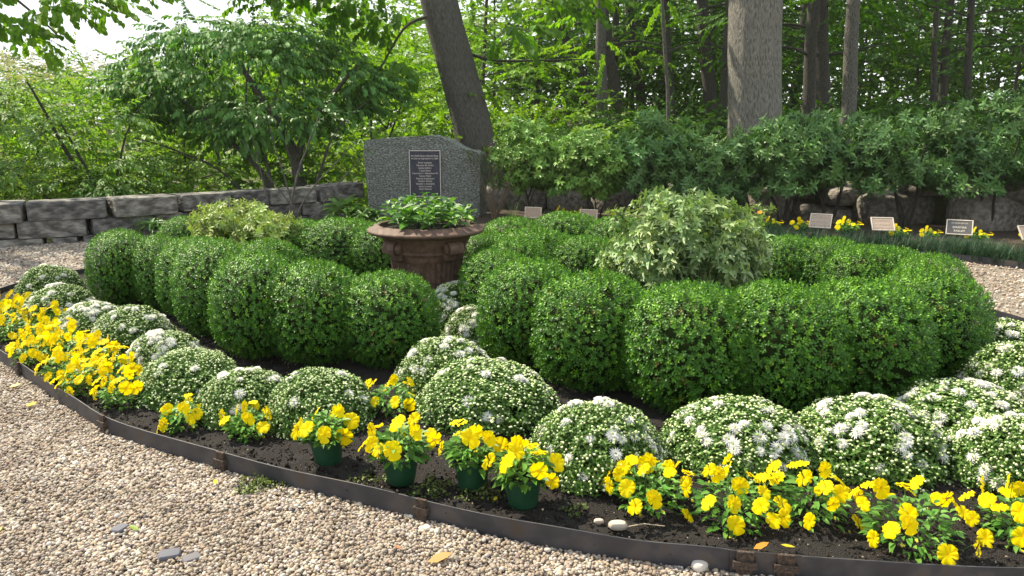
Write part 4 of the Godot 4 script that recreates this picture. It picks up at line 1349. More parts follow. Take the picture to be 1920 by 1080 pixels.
	for s in [[-0.05, 0.45, 1.5, 0.020], [0.0, 0.9, 1.2, 0.013], [0.05, -0.35, 1.45, 0.014], [0.1, -0.8, 1.2, 0.011], [0.3, 0.75, 1.1, 0.009], [-0.25, -0.3, 1.3, 0.010]]:
		stem(sl, "stem", [Vector3(s[0], 0, 0), Vector3(s[0] + s[1] * 0.2, s[2] * 0.35, -0.05), Vector3(s[0] + s[1] * 0.7, s[2] * 0.75, -0.15), Vector3(s[0] + s[1], s[2], -0.25)], s[3], s[3] * 0.35, 7, mats.bark_grey, 0.05)
	crown(sl, [[Vector3(0.5, 1.5, -0.2), 0.3, 14, 0.6], [Vector3(-0.4, 1.55, -0.2), 0.3, 14, 0.6], [Vector3(0.9, 1.2, -0.2), 0.25, 9, 0.6]], spray(9, 0.2, 0.06, 0.035, Color(0.06, 0.14, 0.03), true, mats.leaf), 0.8, 1.2, Vector3(0, 0.5, 0), 0.1, Color.WHITE, "foliage")
	var fern := whorl(11, 0.34, 0.07, Color(0.10, 0.22, 0.025), Color(0.14, 0.28, 0.03), mats.leaf, 0.75)
	for e in [[-3.72, -9.75, 1.0, "bright green broad leaved plant against the stone wall"], [-2.35, -10.9, 1.15, "bright green plant before the dark end of the stone wall, left of the memorial stone"], [-1.9, -10.3, 0.7, "low bluish plant just left of the memorial stone's foot"], [-4.35, -9.35, 0.6, "dark strappy plant at the wall foot where the gravel ends"]]:
		var q := thing("broad_leaved_plant", e[3], "plant", Vector3(e[0], 0.03, e[1]))
		crown(q, [[Vector3(0, 0.16, 0), 0.12, 5, 0.7]], fern, 0.7 * e[2], 1.0 * e[2], Vector3.ZERO, -1.5, Color.WHITE if e[2] >= 1.0 else Color(0.6, 0.75, 0.9), "foliage")


# ---- trees
func build_trees() -> void:
	var dog := spray(11, 0.34, 0.092, 0.046, Color(0.125, 0.27, 0.07), true, mats.leaf_tree, 0.5)
	var dog2 := spray(10, 0.32, 0.085, 0.045, Color(0.095, 0.23, 0.035), true, mats.leaf_back, 0.35)
	var fine := spray(13, 0.34, 0.07, 0.030, Color(0.19, 0.34, 0.09), true, mats.leaf_back, 0.15)  # leaf colour lightened to stand in for sunlit haze
	var maple := spray(9, 0.5, 0.13, 0.11, Color(0.14, 0.30, 0.025), true, mats.leaf_back, 0.2)
	var maple_far := spray(22, 0.75, 0.11, 0.088, Color(0.17, 0.325, 0.035), false, mats.leaf_back, 0.15)
	var maple_big := spray(26, 1.2, 0.17, 0.135, Color(0.17, 0.325, 0.038), false, mats.leaf_back, 0.15)
	var dark_far := spray(22, 0.7, 0.10, 0.075, Color(0.085, 0.20, 0.030), false, mats.leaf_back, 0.15)
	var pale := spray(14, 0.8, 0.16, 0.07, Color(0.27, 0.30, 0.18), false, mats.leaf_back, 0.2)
	var hem := needle_spray(Color(0.06, 0.145, 0.05), mats.leaf_tree)
	# the spreading small tree behind the wall
	var o := thing("dogwood_tree", "spreading many stemmed small tree with dark drooping leaves behind the stone wall", "tree", Vector3(-3.7, -0.3, -12.8))
	for s in [[[Vector3(-0.05, 0, 0.1), Vector3(-0.5, 1.0, 0.15), Vector3(-1.3, 1.8, 0.2), Vector3(-2.0, 2.4, 0.1)], 0.055], [[Vector3(0.2, 0, -0.1), Vector3(0.08, 1.15, -0.1), Vector3(-0.15, 1.7, 0), Vector3(-0.7, 2.7, 0.1)], 0.12], [[Vector3(0.1, 1.1, -0.1), Vector3(0.35, 1.7, 0), Vector3(0.9, 2.3, 0.1), Vector3(1.3, 2.7, 0.2)], 0.07], [[Vector3(-0.1, 0.0, 0.2), Vector3(-0.3, 1.1, 0.3), Vector3(-0.5, 2.0, 0.5), Vector3(-0.3, 2.9, 0.5)], 0.035], [[Vector3(0.3, 0.0, 0.2), Vector3(0.6, 1.0, 0.4), Vector3(1.0, 1.7, 0.5), Vector3(1.5, 2.1, 0.5)], 0.03], [[Vector3(-0.4, 0.0, 0), Vector3(-1.0, 0.9, 0.2), Vector3(-1.7, 1.3, 0.4), Vector3(-2.3, 1.5, 0.5)], 0.03], [[Vector3(0.15, 0, 0.3), Vector3(0.2, 1.0, 0.5), Vector3(0.0, 1.9, 0.7), Vector3(0.3, 2.6, 0.8)], 0.025]]:
		stem(o, "stem", s[0], s[1], s[1] * 0.3, 10, mats.bark_grey, 0.04)
	var cl := []
	for k in 140:
		var d := rdir()
		d.y = d.y * 0.7 + 0.2
		var q := rf(0.6, 1.0)
		var p := Vector3(-0.5 + d.x * 2.2 * q, 2.15 + d.y * 1.4 * q, 0.1 + d.z * 1.3 * q)
		if p.y < 1.25 + 0.35 * absf(p.x + 0.2) * (-0.6 if p.x < -1.0 else 0.3):
			continue
		cl.append([p, rf(0.24, 0.42), 13, 0.46])
	crown(o, cl, dog, 0.8, 1.15, Vector3(-0.4, 1.6, 0), 0.28)
	# the airy one at the far left
	o = thing("young_maple", "airy small tree with layered leaves at the left edge behind the wall", "tree", Vector3(-6.3, -0.3, -11.2))
	for s in [[[Vector3(0.1, 0, 0), Vector3(0.0, 0.9, 0), Vector3(-0.3, 1.6, 0), Vector3(-0.6, 2.3, 0)], 0.045], [[Vector3(0.2, 0, 0.1), Vector3(0.25, 0.8, 0.1), Vector3(0.05, 1.3, 0.1), Vector3(-0.2, 1.9, 0.2)], 0.035], [[Vector3(-0.1, 0, 0), Vector3(-0.6, 0.75, 0), Vector3(-1.3, 1.2, 0), Vector3(-2.0, 1.6, 0)], 0.04], [[Vector3(-0.2, 0, 0.2), Vector3(-0.9, 0.6, 0.2), Vector3(-1.6, 0.85, 0.2), Vector3(-2.4, 1.0, 0.2)], 0.03], [[Vector3(0.3, 0, 0), Vector3(0.5, 0.8, 0), Vector3(0.7, 1.5, 0), Vector3(1.0, 2.0, 0)], 0.025]]:
		stem(o, "stem", s[0], s[1], s[1] * 0.3, 9, mats.bark_dark, 0.04)
	cl = []
	for k in 84:
		var p := Vector3(rf(-2.4, 1.1), rf(0.55, 2.35), rf(-1.0, 0.9))
		if Vector2((p.x + 0.6) / 2.0, (p.y - 1.3) / 1.2).length() > 1.05:
			continue
		cl.append([p, rf(0.25, 0.42), 13, 0.22])
	crown(o, cl, fine, 0.8, 1.2, Vector3(-0.2, 1.2, 0), 0.12)
	# boughs that hang into the top left corner
	o = thing("overhanging_maple", "maple at the left whose leafy bough hangs into the top corner", "tree", Vector3(-9.2, -0.3, -10.6))
	stem(o, "trunk", [Vector3(0, 0, 0), Vector3(0.1, 2.0, 0), Vector3(0.2, 4.0, 0), Vector3(0.1, 7.0, 0)], 0.22, 0.12, 14, mats.bark_grey)
	stem(o, "limb", [Vector3(0.1, 2.6, 0), Vector3(1.4, 3.5, 0.3), Vector3(2.6, 3.6, 0.5), Vector3(4.0, 3.25, 0.6)], 0.07, 0.015, 8, mats.bark_grey, 0.05)
	stem(o, "limb", [Vector3(1.8, 3.55, 0.3), Vector3(2.6, 3.5, 0.5), Vector3(3.2, 3.05, 0.5), Vector3(3.5, 2.75, 0.5)], 0.025, 0.008, 6, mats.bark_grey, 0.05)
	cl = []
	for e in [[2.35, 3.3], [2.6, 3.1], [2.9, 2.95], [3.15, 2.8], [3.3, 3.05], [3.6, 3.2], [3.9, 3.25], [4.2, 3.2], [2.7, 3.55], [3.2, 3.55], [3.7, 3.55], [2.0, 3.55], [1.4, 3.7], [4.45, 3.35]]:
		cl.append([Vector3(e[0], e[1], 0.55), 0.24, 12, 0.6])
	for k in 16:
		cl.append([Vector3(rf(-2, 2), rf(5.0, 8.5), rf(-2, 2)), 0.8, 14, 0.5])
	crown(o, cl, maple, 0.5, 0.8, Vector3(1.5, 3.4, 0), 0.35, Color(1.25, 1.2, 0.9))
	# the leaning trunk behind the memorial stone
	o = thing("leaning_tree", "large tree with a leaning dark trunk behind the memorial stone", "tree", Vector3(-0.35, 0.0, -13.2))
	big_trunk(o, [Vector3(0.05, -0.2, 0), Vector3(-0.20, 0.81, 0), Vector3(-0.36, 1.53, 0), Vector3(-0.61, 2.48, 0), Vector3(-0.85, 3.41, 0), Vector3(-1.3, 5.6, 0), Vector3(-1.5, 9.0, 0.2)], [0.37, 0.345, 0.33, 0.318, 0.31, 0.27, 0.16], mats.bark_big_dark, 0.12, 3)
	for s in [[[Vector3(-0.75, 3.2, 0), Vector3(-1.3, 3.0, 0.3), Vector3(-1.7, 2.4, 0.5), Vector3(-2.0, 1.9, 0.6)], 0.03], [[Vector3(-0.8, 3.9, 0), Vector3(-1.8, 4.2, 0.3), Vector3(-3.0, 4.0, 0.5), Vector3(-3.9, 3.7, 0.5)], 0.06], [[Vector3(-0.9, 4.2, 0), Vector3(0.2, 4.7, 0.4), Vector3(1.4, 4.3, 0.6), Vector3(2.2, 3.7, 0.6)], 0.05], [[Vector3(-0.45, 2.6, -0.2), Vector3(0.1, 2.5, -0.6), Vector3(0.9, 2.55, -1.2), Vector3(1.7, 2.6, -1.6)], 0.03]]:
		stem(o, "limb", s[0], s[1], s[1] * 0.3, 8, mats.bark_dark, 0.06)
	cl = []
	for e in [[-1.6, 3.15], [-2.1, 3.3], [-2.6, 3.45], [-3.1, 3.5], [-3.6, 3.55], [-1.9, 3.8], [-1.55, 2.3], [-2.4, 3.85], [0.9, 3.5], [1.6, 3.4], [0.4, 2.9]]:
		cl.append([Vector3(e[0], e[1], 0.4 + rf(-0.3, 0.3)), 0.32, 14, 0.6])
	for k in 9:
		var d := rdir()
		cl.append([Vector3(-1.5 + d.x * 2.6, 10.0 + d.y * 2.4, d.z * 2.6), 0.9, 12, 0.6])
	crown(o, cl, maple, 0.75, 1.15, Vector3(-1.0, 3.6, 0), 0.25, Color(0.85, 0.9, 0.9))
	# the thick straight trunk
	o = thing("oak_tree", "thickest tree, a straight grey furrowed trunk behind the rhododendrons", "tree", Vector3(3.86, 0.4, -12.3))
	big_trunk(o, [Vector3(0.0, -0.2, 0), Vector3(-0.01, 0.66, 0), Vector3(-0.08, 1.8, 0), Vector3(-0.13, 2.87, 0), Vector3(-0.15, 5.5, 0), Vector3(-0.1, 9.5, 0)], [0.44, 0.415, 0.40, 0.395, 0.34, 0.2], mats.bark_big, 0.10, 9)
	cl = []
	for k in 20:
		var d := rdir()
		cl.append([Vector3(d.x * 3.4, 9.6 + d.y * 2.6, d.z * 3.2), 0.9, 12, 0.6])
	crown(o, cl, maple, 0.9, 1.3, Vector3(0, 7, 0), 0.1)
	# slender trunks of the wood: x at the base, x higher up, depth, thickness
	var slim := [
		[2.20, 2.10, -19.0, 0.145, "tall slender grey trunk, the clearest one between leaning and thickest tree"], [2.90, 2.35, -21.0, 0.17, "dark trunk touching the right of the clearest slender grey trunk"], [2.55, 1.1, -22.0, 0.14, "dark trunk leaning left behind the clearest slender grey trunk"],
		[4.05, 3.5, -24.0, 0.16, "dark trunk half veiled by leaves, midway between slender grey and thickest trunk"], [4.50, 4.2, -22.0, 0.13, "shaded trunk left of the thickest tree, behind a pale sapling"], [2.73, 2.40, -13.4, 0.032, "thin pale crooked sapling trunk left of the thickest tree"],
		[5.65, 5.2, -22.0, 0.20, "stout dark broken trunk close to the left of the thickest tree"], [6.06, 6.0, -16.0, 0.135, "dark trunk first to the right of the thickest tree"], [7.20, 6.9, -18.0, 0.17, "dark forking trunk between two straighter ones right of the thickest tree"],
		[6.25, 6.15, -14.5, 0.14, "brown grey trunk second to the right of the thickest tree"], [10.25, 10.0, -19.0, 0.075, "thin dark trunk alone among leaves at the right"], [11.65, 11.4, -20.0, 0.10, "short forked dark trunk near the right edge"], [5.0, 4.9, -26.0, 0.14, "faint trunk deep in shade left of the thickest tree"], [-0.9, -0.7, -21.0, 0.06, "thin stem among bright leaves left of the leaning trunk"],
		[3.3, 3.25, -25.0, 0.13, "dark trunk deep in the wood right of the slender grey trunk"], [0.7, 0.9, -24.0, 0.10, "dark slim trunk right of the leaning trunk, among bright leaves"], [8.4, 8.3, -22.0, 0.13, "shaded trunk between the brown grey trunk and the thin lone trunk"], [9.3, 9.5, -26.0, 0.16, "dark trunk deep behind the most tilted small sign"], [13.2, 13.1, -24.0, 0.14, "dark trunk deep at the right edge of the wood"], [6.9, 6.8, -27.0, 0.15, "dark trunk deep behind the two trunks right of the thickest"], [5.1, 5.15, -19.0, 0.10, "slim dark trunk just left of the thickest trunk's upper part"]]
	var id := 0
	for s in slim:
		id += 1
		var y := ground_height(s[0], s[2])
		o = thing("woodland_tree", s[4], "tree", Vector3(s[0], y - 0.1, s[2]))
		var dx: float = s[1] - s[0]
		var tall: float = 9.0 if s[3] > 0.1 else 5.0
		stem(o, "trunk", [Vector3.ZERO, Vector3(dx * 0.3, 1.6, 0), Vector3(dx, 4.2, 0), Vector3(dx * 1.4, tall, 0)], s[3] * 1.1, s[3] * 0.6, 14, mats.bark_grey if id in [1, 6, 10] else mats.bark_dark, 0.06)
		for b in 3:
			var h := rf(2.2, 4.5)
			var sd := 1.0 if b % 2 else -1.0
			stem(o, "branch", [Vector3(dx * h / 4.2, h, 0), Vector3(dx * h / 4.2 + sd * 0.8, h + 0.15, 0.3), Vector3(dx * h / 4.2 + sd * rf(1.4, 2.4), h + rf(-0.4, 0.5), 0.5)], s[3] * 0.28, 0.008, 6, mats.bark_dark, 0.10)
		cl = []
		for k in 7:
			cl.append([Vector3(dx + rf(-2, 2), rf(2.4, 4.8), rf(-1.8, -0.3)), rf(0.4, 0.7), 7, 0.35])
		for k in (16 if s[0] > 3.8 else 5):
			cl.append([Vector3(dx + rf(-2.4, 2.4), rf(6.0, tall + 2.5), rf(-2.4, 2.4)), 0.9, 10, 0.6])
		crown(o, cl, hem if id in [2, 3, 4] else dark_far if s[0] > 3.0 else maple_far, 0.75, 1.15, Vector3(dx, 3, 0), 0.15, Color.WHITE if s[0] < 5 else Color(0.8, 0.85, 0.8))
	# leafy understorey, in ranks that go deeper into the wood
	var ranks := [[-15.5, 9, 3.0, 0], [-19.5, 12, 4.4, 1], [-25.0, 14, 6.2, 1], [-33.0, 16, 8.5, 2], [-44.0, 17, 11.0, 2], [-56.0, 15, 14.0, 2]]
	for r in ranks:
		for k in r[1]:
			var z: float = r[0] + rf(-1.8, 1.8)
			var reach := absf(z) * 0.72 + 2.5
			var x := lerpf(-reach, reach, (k + rf(0.2, 0.8)) / r[1])
			var ratio := x / absf(z)
			var h: float = r[2] * rf(0.85, 1.15)
			if ratio < -0.24:
				h = minf(h, 1.0 + absf(z) * (0.105 if ratio < -0.38 else 0.125))
			elif ratio < -0.14:
				h = minf(h, 1.2 + absf(z) * 0.15)
			if r[0] > -21.0 and ratio > -0.02:
				h = minf(h, 0.8 if r[0] > -16.0 else 1.0)
			elif r[0] > -26.0 and ratio > 0.03 and ratio < 0.5:
				h *= 0.55
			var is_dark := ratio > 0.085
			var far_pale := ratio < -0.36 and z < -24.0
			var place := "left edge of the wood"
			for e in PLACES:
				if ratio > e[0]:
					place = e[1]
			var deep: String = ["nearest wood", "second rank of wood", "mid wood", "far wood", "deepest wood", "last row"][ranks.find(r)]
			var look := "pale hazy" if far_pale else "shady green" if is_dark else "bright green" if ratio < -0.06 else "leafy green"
			var label: String = "%s tree in the %s, %s" % [look, deep, place]
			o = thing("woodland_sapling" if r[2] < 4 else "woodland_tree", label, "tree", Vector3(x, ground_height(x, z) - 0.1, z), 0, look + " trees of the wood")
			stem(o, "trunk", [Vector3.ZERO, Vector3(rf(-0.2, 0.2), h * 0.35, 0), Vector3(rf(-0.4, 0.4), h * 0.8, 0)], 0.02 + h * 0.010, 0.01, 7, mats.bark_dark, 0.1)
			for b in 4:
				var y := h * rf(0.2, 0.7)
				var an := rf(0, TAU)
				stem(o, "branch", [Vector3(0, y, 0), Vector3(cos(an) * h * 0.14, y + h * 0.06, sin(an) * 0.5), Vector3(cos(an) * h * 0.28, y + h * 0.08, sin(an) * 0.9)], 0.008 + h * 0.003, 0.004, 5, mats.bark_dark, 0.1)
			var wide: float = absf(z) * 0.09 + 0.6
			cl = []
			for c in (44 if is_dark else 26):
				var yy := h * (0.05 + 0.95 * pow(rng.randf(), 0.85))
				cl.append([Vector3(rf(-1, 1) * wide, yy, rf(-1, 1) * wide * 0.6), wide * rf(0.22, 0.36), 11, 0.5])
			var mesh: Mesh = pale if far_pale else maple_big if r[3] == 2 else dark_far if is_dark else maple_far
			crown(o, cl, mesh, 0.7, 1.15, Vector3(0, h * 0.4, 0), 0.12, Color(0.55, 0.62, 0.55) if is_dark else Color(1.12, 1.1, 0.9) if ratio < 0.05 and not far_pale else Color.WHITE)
	# brush right behind the walls
	for k in 20:
		var x := -9.0 + k * 0.98 + rf(-0.2, 0.2)
		var back := line_z(WALL_LINE, x) if x < -2.3 else line_z(BOULDER_LINE, x)
		var z := back - rf(2.2, 3.4)
		var place := "left edge"
		for e in PLACES:
			if x / absf(z) > e[0]:
				place = e[1]
		var label: String = ("low bright brush right behind the stone wall, " if x < -2.0 else "low brush on the bank behind the boulders, ") + place
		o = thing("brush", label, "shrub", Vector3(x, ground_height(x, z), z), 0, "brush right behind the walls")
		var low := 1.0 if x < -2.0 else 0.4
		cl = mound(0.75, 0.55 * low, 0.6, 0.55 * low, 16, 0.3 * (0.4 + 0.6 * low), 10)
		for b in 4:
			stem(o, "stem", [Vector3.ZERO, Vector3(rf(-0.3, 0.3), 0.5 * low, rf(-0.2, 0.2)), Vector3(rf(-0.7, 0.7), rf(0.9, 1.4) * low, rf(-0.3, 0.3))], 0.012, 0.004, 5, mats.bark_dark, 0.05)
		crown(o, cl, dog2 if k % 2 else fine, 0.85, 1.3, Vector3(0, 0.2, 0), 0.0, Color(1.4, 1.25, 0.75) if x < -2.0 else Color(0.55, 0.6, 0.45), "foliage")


# ---- litter
func fallen_leaf(called: String, label: String, at: Vector3, size: float, col: Color, turn: float) -> void:
	var g := Geo.new()
	g.leaf4(Vector3(-size * 0.5, 0.004, 0), Vector3.RIGHT, Vector3.UP, size, size * 0.5, col * 0.85, col, 0.16, -0.12)
	var o := mi(called, g.mesh(mats.leaf), self, at)
	o.rotation = Vector3(rf(-0.25, 0.25), turn, rf(-0.25, 0.25))
	tag(o, label, "leaf")

func build_litter() -> void:
	fallen_leaf("fallen_leaf", "large curled tan leaf lying on the gravel at the bottom centre", Vector3(-0.235, 0.016, -2.235), 0.085, Color(0.52, 0.33, 0.12), 0.35)
	fallen_leaf("fallen_leaf", "orange brown leaf on the gravel in the bottom left corner", Vector3(-1.95, 0.02, -2.43), 0.05, Color(0.45, 0.20, 0.05), 0.6)
	fallen_leaf("fallen_petal", "yellow petal lying right of the orange leaf at the lower left", Vector3(-1.78, 0.02, -2.40), 0.035, Color(0.75, 0.52, 0.02), 1.2)
	fallen_leaf("fallen_petal", "yellow petal on the gravel below the drift's left end, close to the edging", Vector3(-2.68, 0.02, -3.9), 0.06, Color(0.8, 0.58, 0.02), 0.4)
	fallen_leaf("fallen_petal", "yellow petal on the gravel left of the second edging stake", Vector3(-2.42, 0.02, -3.62), 0.055, Color(0.8, 0.58, 0.02), 0.9)
	fallen_leaf("fallen_petal", "yellow petal on the gravel under the edging stake nearest the left pot", Vector3(-1.17, 0.02, -2.77), 0.035, Color(0.7, 0.58, 0.03), 2.0)
	fallen_leaf("fallen_petal", "yellow petal on the soil between the two right pots", Vector3(-0.06, 0.062, -2.55), 0.032, Color(0.8, 0.58, 0.02), 1.4)
	fallen_leaf("fallen_leaf", "orange leaf leaning on the edging at the double stake joint", Vector3(0.80, 0.075, -2.21), 0.055, Color(0.60, 0.26, 0.03), 0.2)
	fallen_leaf("fallen_petal", "long yellow petal on the edging right of the orange leaf", Vector3(0.88, 0.08, -2.20), 0.045, Color(0.75, 0.55, 0.02), -0.3)
	fallen_leaf("fallen_leaf", "small rust brown leaf on the gravel left of the large curled tan leaf", Vector3(-0.38, 0.018, -2.30), 0.03, Color(0.35, 0.15, 0.07), 2.4)
	fallen_leaf("fallen_leaf", "orange leaf caught in the top of the variegated shrub", Vector3(1.55, 0.86, -4.75), 0.06, Color(0.75, 0.32, 0.02), 1.0)
	fallen_leaf("fallen_leaf", "small green leaf on the gravel near the bottom left", Vector3(-1.32, 0.02, -2.42), 0.04, Color(0.25, 0.35, 0.05), 2.8)
	fallen_leaf("fallen_leaf", "brown dead leaf on the gravel left of centre", Vector3(-1.28, 0.018, -2.58), 0.06, Color(0.09, 0.05, 0.03), 0.2)
	var id := 90
	for e in [[0.602, -2.195, 0.048, Color(0.55, 0.5, 0.45), "largest pale round pebble below the double stake joint"], [-0.30, -2.44, 0.026, Color(0.68, 0.6, 0.55), "white pebble against the edging right of its middle stake"], [-1.13, -2.27, 0.055, Color(0.12, 0.12, 0.14), "dark slate chip at the bottom edge, left"], [-1.38, -2.44, 0.045, Color(0.13, 0.13, 0.15), "dark slate chip beside the dead brown leaf"], [-1.05, -2.25, 0.045, Color(0.14, 0.13, 0.14), "second dark slate chip at the bottom edge, left"]]:
		id += 1
		var g := rock(Vector3(e[2] * 1.3, e[2] * (0.75 if e[3].r > 0.3 else 0.35), e[2]), 2.4 if e[3].r > 0.3 else 4.0, 0.004, 0.9, id, Vector3i(4, 3, 4), e[3])
		var o := mi("pebble" if e[3].r > 0.3 else "slate_chip", g.mesh(mats.pebble), self, Vector3(e[0], 0.004, e[1]))
		o.rotation.y = rf(0, 3)
		tag(o, e[4], "stone")
	for e in [[0.36, 0.052, -2.36, 0.055, "stone on the soil before the planted pansy right of the pots"], [0.30, 0.052, -2.40, 0.03, "small stone on the soil left of the larger one by the edging"]]:
		id += 1
		var o := mi("pebble", rock(Vector3(e[3] * 1.2, e[3] * 0.6, e[3] * 0.7), 2.4, 0.003, 0.9, id, Vector3i(4, 3, 4), Color(0.48, 0.40, 0.33)).mesh(mats.pebble), self, Vector3(e[0], e[1], e[2]))
		tag(o, e[4], "stone")
	var tw := Geo.new()
	tw.tube(PackedVector3Array([Vector3(-0.06, 0, 0.01), Vector3(0, 0.006, 0), Vector3(0.07, 0.002, 0.008)]), PackedFloat32Array([0.002, 0.0025, 0.0015]), 5, Color.WHITE)
	tag(mi("twig", tw.mesh(mats.twig_pale), self, Vector3(0.45, 0.062, -2.37)), "pale dry twig on the soil near the edging", "twig")
	# moss and little weeds
	var moss := spray(9, 0.02, 0.014, 0.009, Color(0.12, 0.17, 0.03), false, mats.leaf, 0.0)
	var xf := []
	var co := PackedColorArray()
	for e in [[-1.0, 0.012, -2.76, 0.10, 60], [-0.30, 0.058, -2.64, 0.13, 34], [-0.12, 0.058, -2.60, 0.09, 18], [0.22, 0.058, -2.47, 0.04, 9], [-0.55, 0.056, -2.72, 0.10, 14]]:
		for k in e[4]:
			var t := aim(Vector3(rf(-1, 1), rf(0.1, 0.8), rf(-1, 1)), 0, rf(0.6, 1.3))
			t.origin = Vector3(e[0] + rng.randfn(0, 0.5) * e[3], e[1], e[2] + rng.randfn(0, 0.3) * e[3])
			var on := Vector2(t.origin.x, t.origin.z)
			if e[1] > 0.05 and not (Geometry2D.is_point_in_polygon(on, bed) and Geometry2D.is_point_in_polygon(on + Vector2(-0.01, 0.03), bed)) or e[1] < 0.05 and Geometry2D.is_point_in_polygon(on, bed):
				continue
			xf.append(t)
			co.append(vary(Color.WHITE, 0.3))
	tag(many("moss", moss, xf, co, self), "moss and tiny weeds on the soil and gravel by the edging", "moss")


func make_materials() -> void:
	mats.box_leaf = leafy(0.43, Color(0.46, 0.51, 0.10), 0.42)
	mats.mum_leaf = leafy(0.55, Color(0.30, 0.32, 0.12), 0.4)
	mats.leaf = leafy(0.48, Color(0.50, 0.55, 0.16), 0.45)
	mats.leaf_glossy = leafy(0.52, Color(0.5, 0.55, 0.14), 0.5)
	mats.leaf_shiny = leafy(0.40, Color(0.35, 0.40, 0.12), 0.42)
	mats.leaf_tree = leafy(0.6, Color(0.70, 0.78, 0.16), 0.28)
	mats.leaf_back = leafy(0.50, Color(1.0, 1.0, 0.22), 0.35)
	mats.grass = leafy(0.5, Color(0.4, 0.45, 0.2), 0.4)
	mats.yellow_petal = leafy(0.6, Color(0.9, 0.85, 0.3), 0.25)
	mats.white_petal = leafy(0.65, Color(0.75, 0.75, 0.7), 0.3)
	mats.bud = leafy(0.5, Color.BLACK, 0.4)
	mats.pebble = leafy(0.75, Color.BLACK, 0.35)
	mats.pebble.heightmap_enabled = true
	mats.pebble.heightmap_texture = noise_tex(FastNoiseLite.TYPE_SIMPLEX_SMOOTH, 0.03, 4, [], 256)
	mats.pebble.heightmap_scale = 0.15
	mats.pebble.uv1_triplanar = true
	mats.pebble.uv1_scale = Vector3.ONE * 0.4
	mats.twig = leafy(0.9, Color.BLACK, 0.2)
	mats.twig_bark = solid([[0, 0.10, 0.07, 0.045], [1, 0.22, 0.16, 0.11]], 0.9, 0.05, 3.0)
	mats.twig_pale = solid([[0, 0.32, 0.25, 0.17], [1, 0.5, 0.42, 0.3]], 0.9, 0.05, 8.0)
	mats.bark_dark = bark([[0.0, 0.018, 0.016, 0.013], [0.6, 0.048, 0.043, 0.034], [1.0, 0.095, 0.085, 0.068]], 1.2, 1, 1.0, 3)
	mats.bark_grey = bark([[0.0, 0.04, 0.036, 0.031], [0.6, 0.10, 0.092, 0.078], [1.0, 0.18, 0.168, 0.145]], 1.0, 1, 1.0, 5)
	mats.bark_big = bark([[0.0, 0.075, 0.067, 0.056], [0.45, 0.215, 0.198, 0.17], [1.0, 0.40, 0.375, 0.33]], 4.0, 2.2, 0.85, 9)
	mats.bark_big_dark = bark([[0.0, 0.045, 0.041, 0.036], [0.5, 0.105, 0.097, 0.084], [1.0, 0.19, 0.176, 0.152]], 3.0, 2.2, 0.85, 13)
	mats.floor = solid([[0.2, 0.035, 0.032, 0.014], [0.5, 0.07, 0.075, 0.025], [0.8, 0.12, 0.11, 0.04]], 0.95, 0.03, 0.35, 4.0)
	mats.gravel = solid([[0.25, 0.14, 0.11, 0.08], [0.42, 0.30, 0.24, 0.185], [0.6, 0.48, 0.40, 0.315], [0.8, 0.58, 0.515, 0.43]], 0.9, 0.11, 1.5, 3.0, 0.0, 3)
	mats.soil = solid([[0.2, 0.008, 0.006, 0.005], [0.55, 0.018, 0.013, 0.010], [0.85, 0.045, 0.032, 0.024]], 0.92, 0.06, 4.0, 2.0)
	mats.mulch = solid([[0.2, 0.035, 0.022, 0.015], [0.5, 0.085, 0.052, 0.036], [0.8, 0.16, 0.11, 0.08]], 0.95, 0.09, 2.0, 2.0)
	mats.steel = solid([[0.2, 0.030, 0.031, 0.038], [0.5, 0.048, 0.048, 0.055], [0.68, 0.07, 0.066, 0.07], [0.85, 0.075, 0.055, 0.042]], 0.5, 0.012, 1.2, 0.15, 0.2, 5)
	mats.rusty = solid([[0.2, 0.030, 0.024, 0.020], [0.5, 0.062, 0.046, 0.038], [0.85, 0.12, 0.078, 0.055]], 0.8, 0.03, 4.0, 0.3, 0.15)
	mats.pot = solid([[0.3, 0.009, 0.045, 0.020], [0.7, 0.013, 0.062, 0.028]], 0.38, 0.01, 3.0)
	mats.iron = solid([[0.2, 0.06, 0.034, 0.023], [0.5, 0.11, 0.062, 0.042], [0.8, 0.165, 0.095, 0.067]], 0.72, 0.018, 1.6, 0.25, 0.0, 5)
	mats.granite = solid([[0.25, 0.085, 0.093, 0.082], [0.45, 0.165, 0.178, 0.158], [0.6, 0.225, 0.238, 0.212], [0.8, 0.38, 0.395, 0.355]], 0.85, 0.05, 1.1, 3.0, 0.0, 4)
	mats.granite.uv1_scale = Vector3(0.9, 1.5, 0.9)
	mats.wall_a = solid([[0.2, 0.065, 0.06, 0.055], [0.5, 0.14, 0.132, 0.12], [0.8, 0.27, 0.255, 0.23]], 0.9, 0.011, 1.3, 1.6, 0.0, 6)
	mats.wall_a.uv1_scale = Vector3(0.9, 1.7, 0.9)
	mats.wall_b = solid([[0.2, 0.05, 0.048, 0.046], [0.5, 0.105, 0.10, 0.095], [0.8, 0.20, 0.19, 0.175]], 0.9, 0.011, 1.5, 1.6, 0.0, 6, FastNoiseLite.TYPE_SIMPLEX_SMOOTH, 21)
	mats.wall_b.uv1_scale = Vector3(0.9, 1.7, 0.9)
	mats.wall_c = solid([[0.2, 0.085, 0.078, 0.068], [0.5, 0.19, 0.178, 0.155], [0.8, 0.33, 0.31, 0.275]], 0.9, 0.011, 1.4, 1.6, 0.0, 6, FastNoiseLite.TYPE_SIMPLEX_SMOOTH, 33)
	mats.wall_c.uv1_scale = Vector3(0.9, 1.7, 0.9)
	mats.boulder_a = solid([[0.2, 0.07, 0.06, 0.05], [0.5, 0.14, 0.125, 0.105], [0.8, 0.23, 0.21, 0.18]], 0.92, 0.02, 1.0, 2.0, 0.0, 6, FastNoiseLite.TYPE_SIMPLEX_SMOOTH, 41)
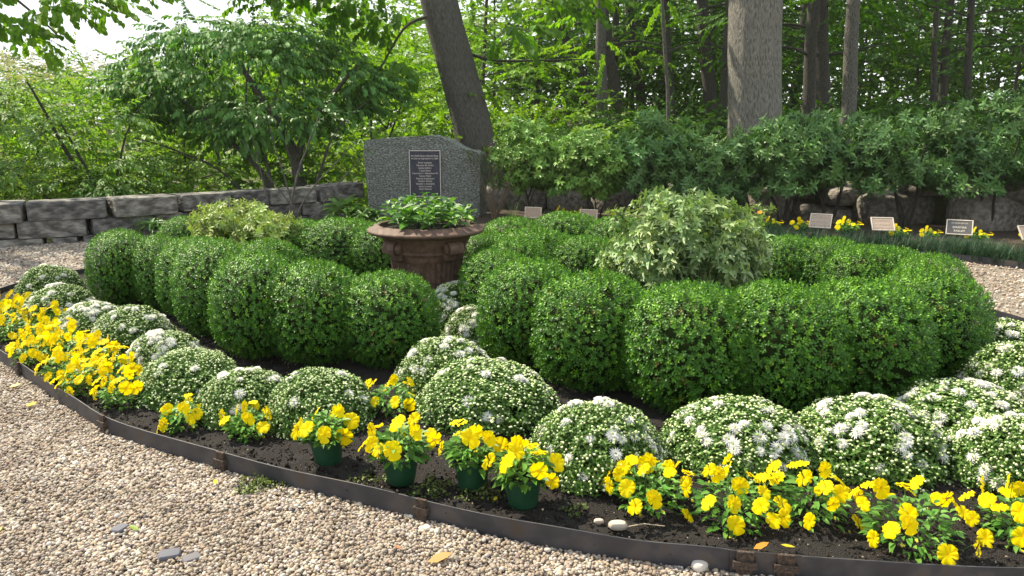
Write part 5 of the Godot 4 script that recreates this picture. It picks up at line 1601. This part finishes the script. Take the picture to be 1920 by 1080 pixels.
	mats.boulder_b = solid([[0.2, 0.10, 0.088, 0.072], [0.5, 0.20, 0.178, 0.15], [0.8, 0.31, 0.28, 0.245]], 0.92, 0.02, 1.1, 2.0, 0.0, 6, FastNoiseLite.TYPE_SIMPLEX_SMOOTH, 55)
	mats.navy = solid([[0.2, 0.028, 0.030, 0.045], [0.8, 0.045, 0.047, 0.068]], 0.5, 0.01, 2.0, 0.0, 0.2)
	mats.brass = solid([[0.2, 0.48, 0.44, 0.40], [0.8, 0.62, 0.57, 0.52]], 0.5, 0.02, 3.0, 0.0, 0.3)
	mats.brass_pale = solid([[0.2, 0.55, 0.48, 0.38], [0.8, 0.70, 0.62, 0.52]], 0.5, 0.02, 3.0, 0.0, 0.2)
	mats.plate_tan = solid([[0.2, 0.34, 0.25, 0.19], [0.8, 0.44, 0.34, 0.265]], 0.45, 0.02, 4.0, 0.0, 0.25)
	mats.plate_dark = solid([[0.2, 0.085, 0.078, 0.074], [0.8, 0.13, 0.12, 0.115]], 0.45, 0.02, 4.0, 0.0, 0.25)
	mats.plate_text = solid([[0.2, 0.46, 0.36, 0.28], [0.8, 0.56, 0.45, 0.36]], 0.5, 0.02, 3.0)
	mats.pewter = solid([[0.2, 0.13, 0.125, 0.11], [0.8, 0.24, 0.24, 0.22]], 0.6, 0.02, 4.0, 0.0, 0.3)


func _ready() -> void:
	var cam := Camera3D.new()
	cam.name = "camera"
	cam.position = Vector3(0, 1.4, 0)
	cam.rotation_degrees = Vector3(-12.1, 0, 0)
	cam.fov = 41.5
	cam.near = 0.05
	cam.far = 400.0
	add_child(cam)
	var sky_mat := ProceduralSkyMaterial.new()
	sky_mat.sky_top_color = Color(0.77, 0.81, 0.855)
	sky_mat.sky_horizon_color = Color(0.96, 0.965, 0.96)
	sky_mat.sky_curve = 0.18
	sky_mat.ground_bottom_color = Color(0.20, 0.22, 0.16)
	sky_mat.ground_horizon_color = Color(0.55, 0.58, 0.52)
	sky_mat.energy_multiplier = 0.9
	var sky := Sky.new()
	sky.sky_material = sky_mat
	var env := Environment.new()
	env.background_mode = Environment.BG_SKY
	env.sky = sky
	env.tonemap_mode = Environment.TONE_MAPPER_LINEAR
	env.tonemap_exposure = 1.95
	env.fog_enabled = true
	env.fog_density = 0.0005
	env.fog_light_color = Color(0.93, 0.95, 0.9)
	env.sdfgi_enabled = true
	env.ssao_enabled = true
	env.ssil_enabled = true
	var we := WorldEnvironment.new()
	we.name = "environment"
	we.environment = env
	add_child(we)
	var sun := DirectionalLight3D.new()
	sun.name = "sun"
	sun.light_energy = 1.6
	sun.light_angular_distance = 0.6
	sun.light_color = Color(1.0, 0.955, 0.86)
	sun.shadow_enabled = true
	add_child(sun)
	sun.look_at_from_position(Vector3.ZERO, -Vector3(-0.53, 0.76, -0.38), Vector3.UP)

	rng.seed = 4711
	nz.noise_type = FastNoiseLite.TYPE_SIMPLEX_SMOOTH
	nz.frequency = 0.02
	nz.seed = 5
	make_materials()
	bed = spline(EDGE, 10, true)

	build_ground()
	build_gravel()
	build_bed()
	build_outer_bed()
	build_edging()
	build_stone_wall()
	build_boulder_wall()
	build_trees()
	build_memorial()
	build_urn()
	build_signs()
	build_shrubs()
	build_boxwoods()
	build_mums()
	build_pansies()
	build_litter()
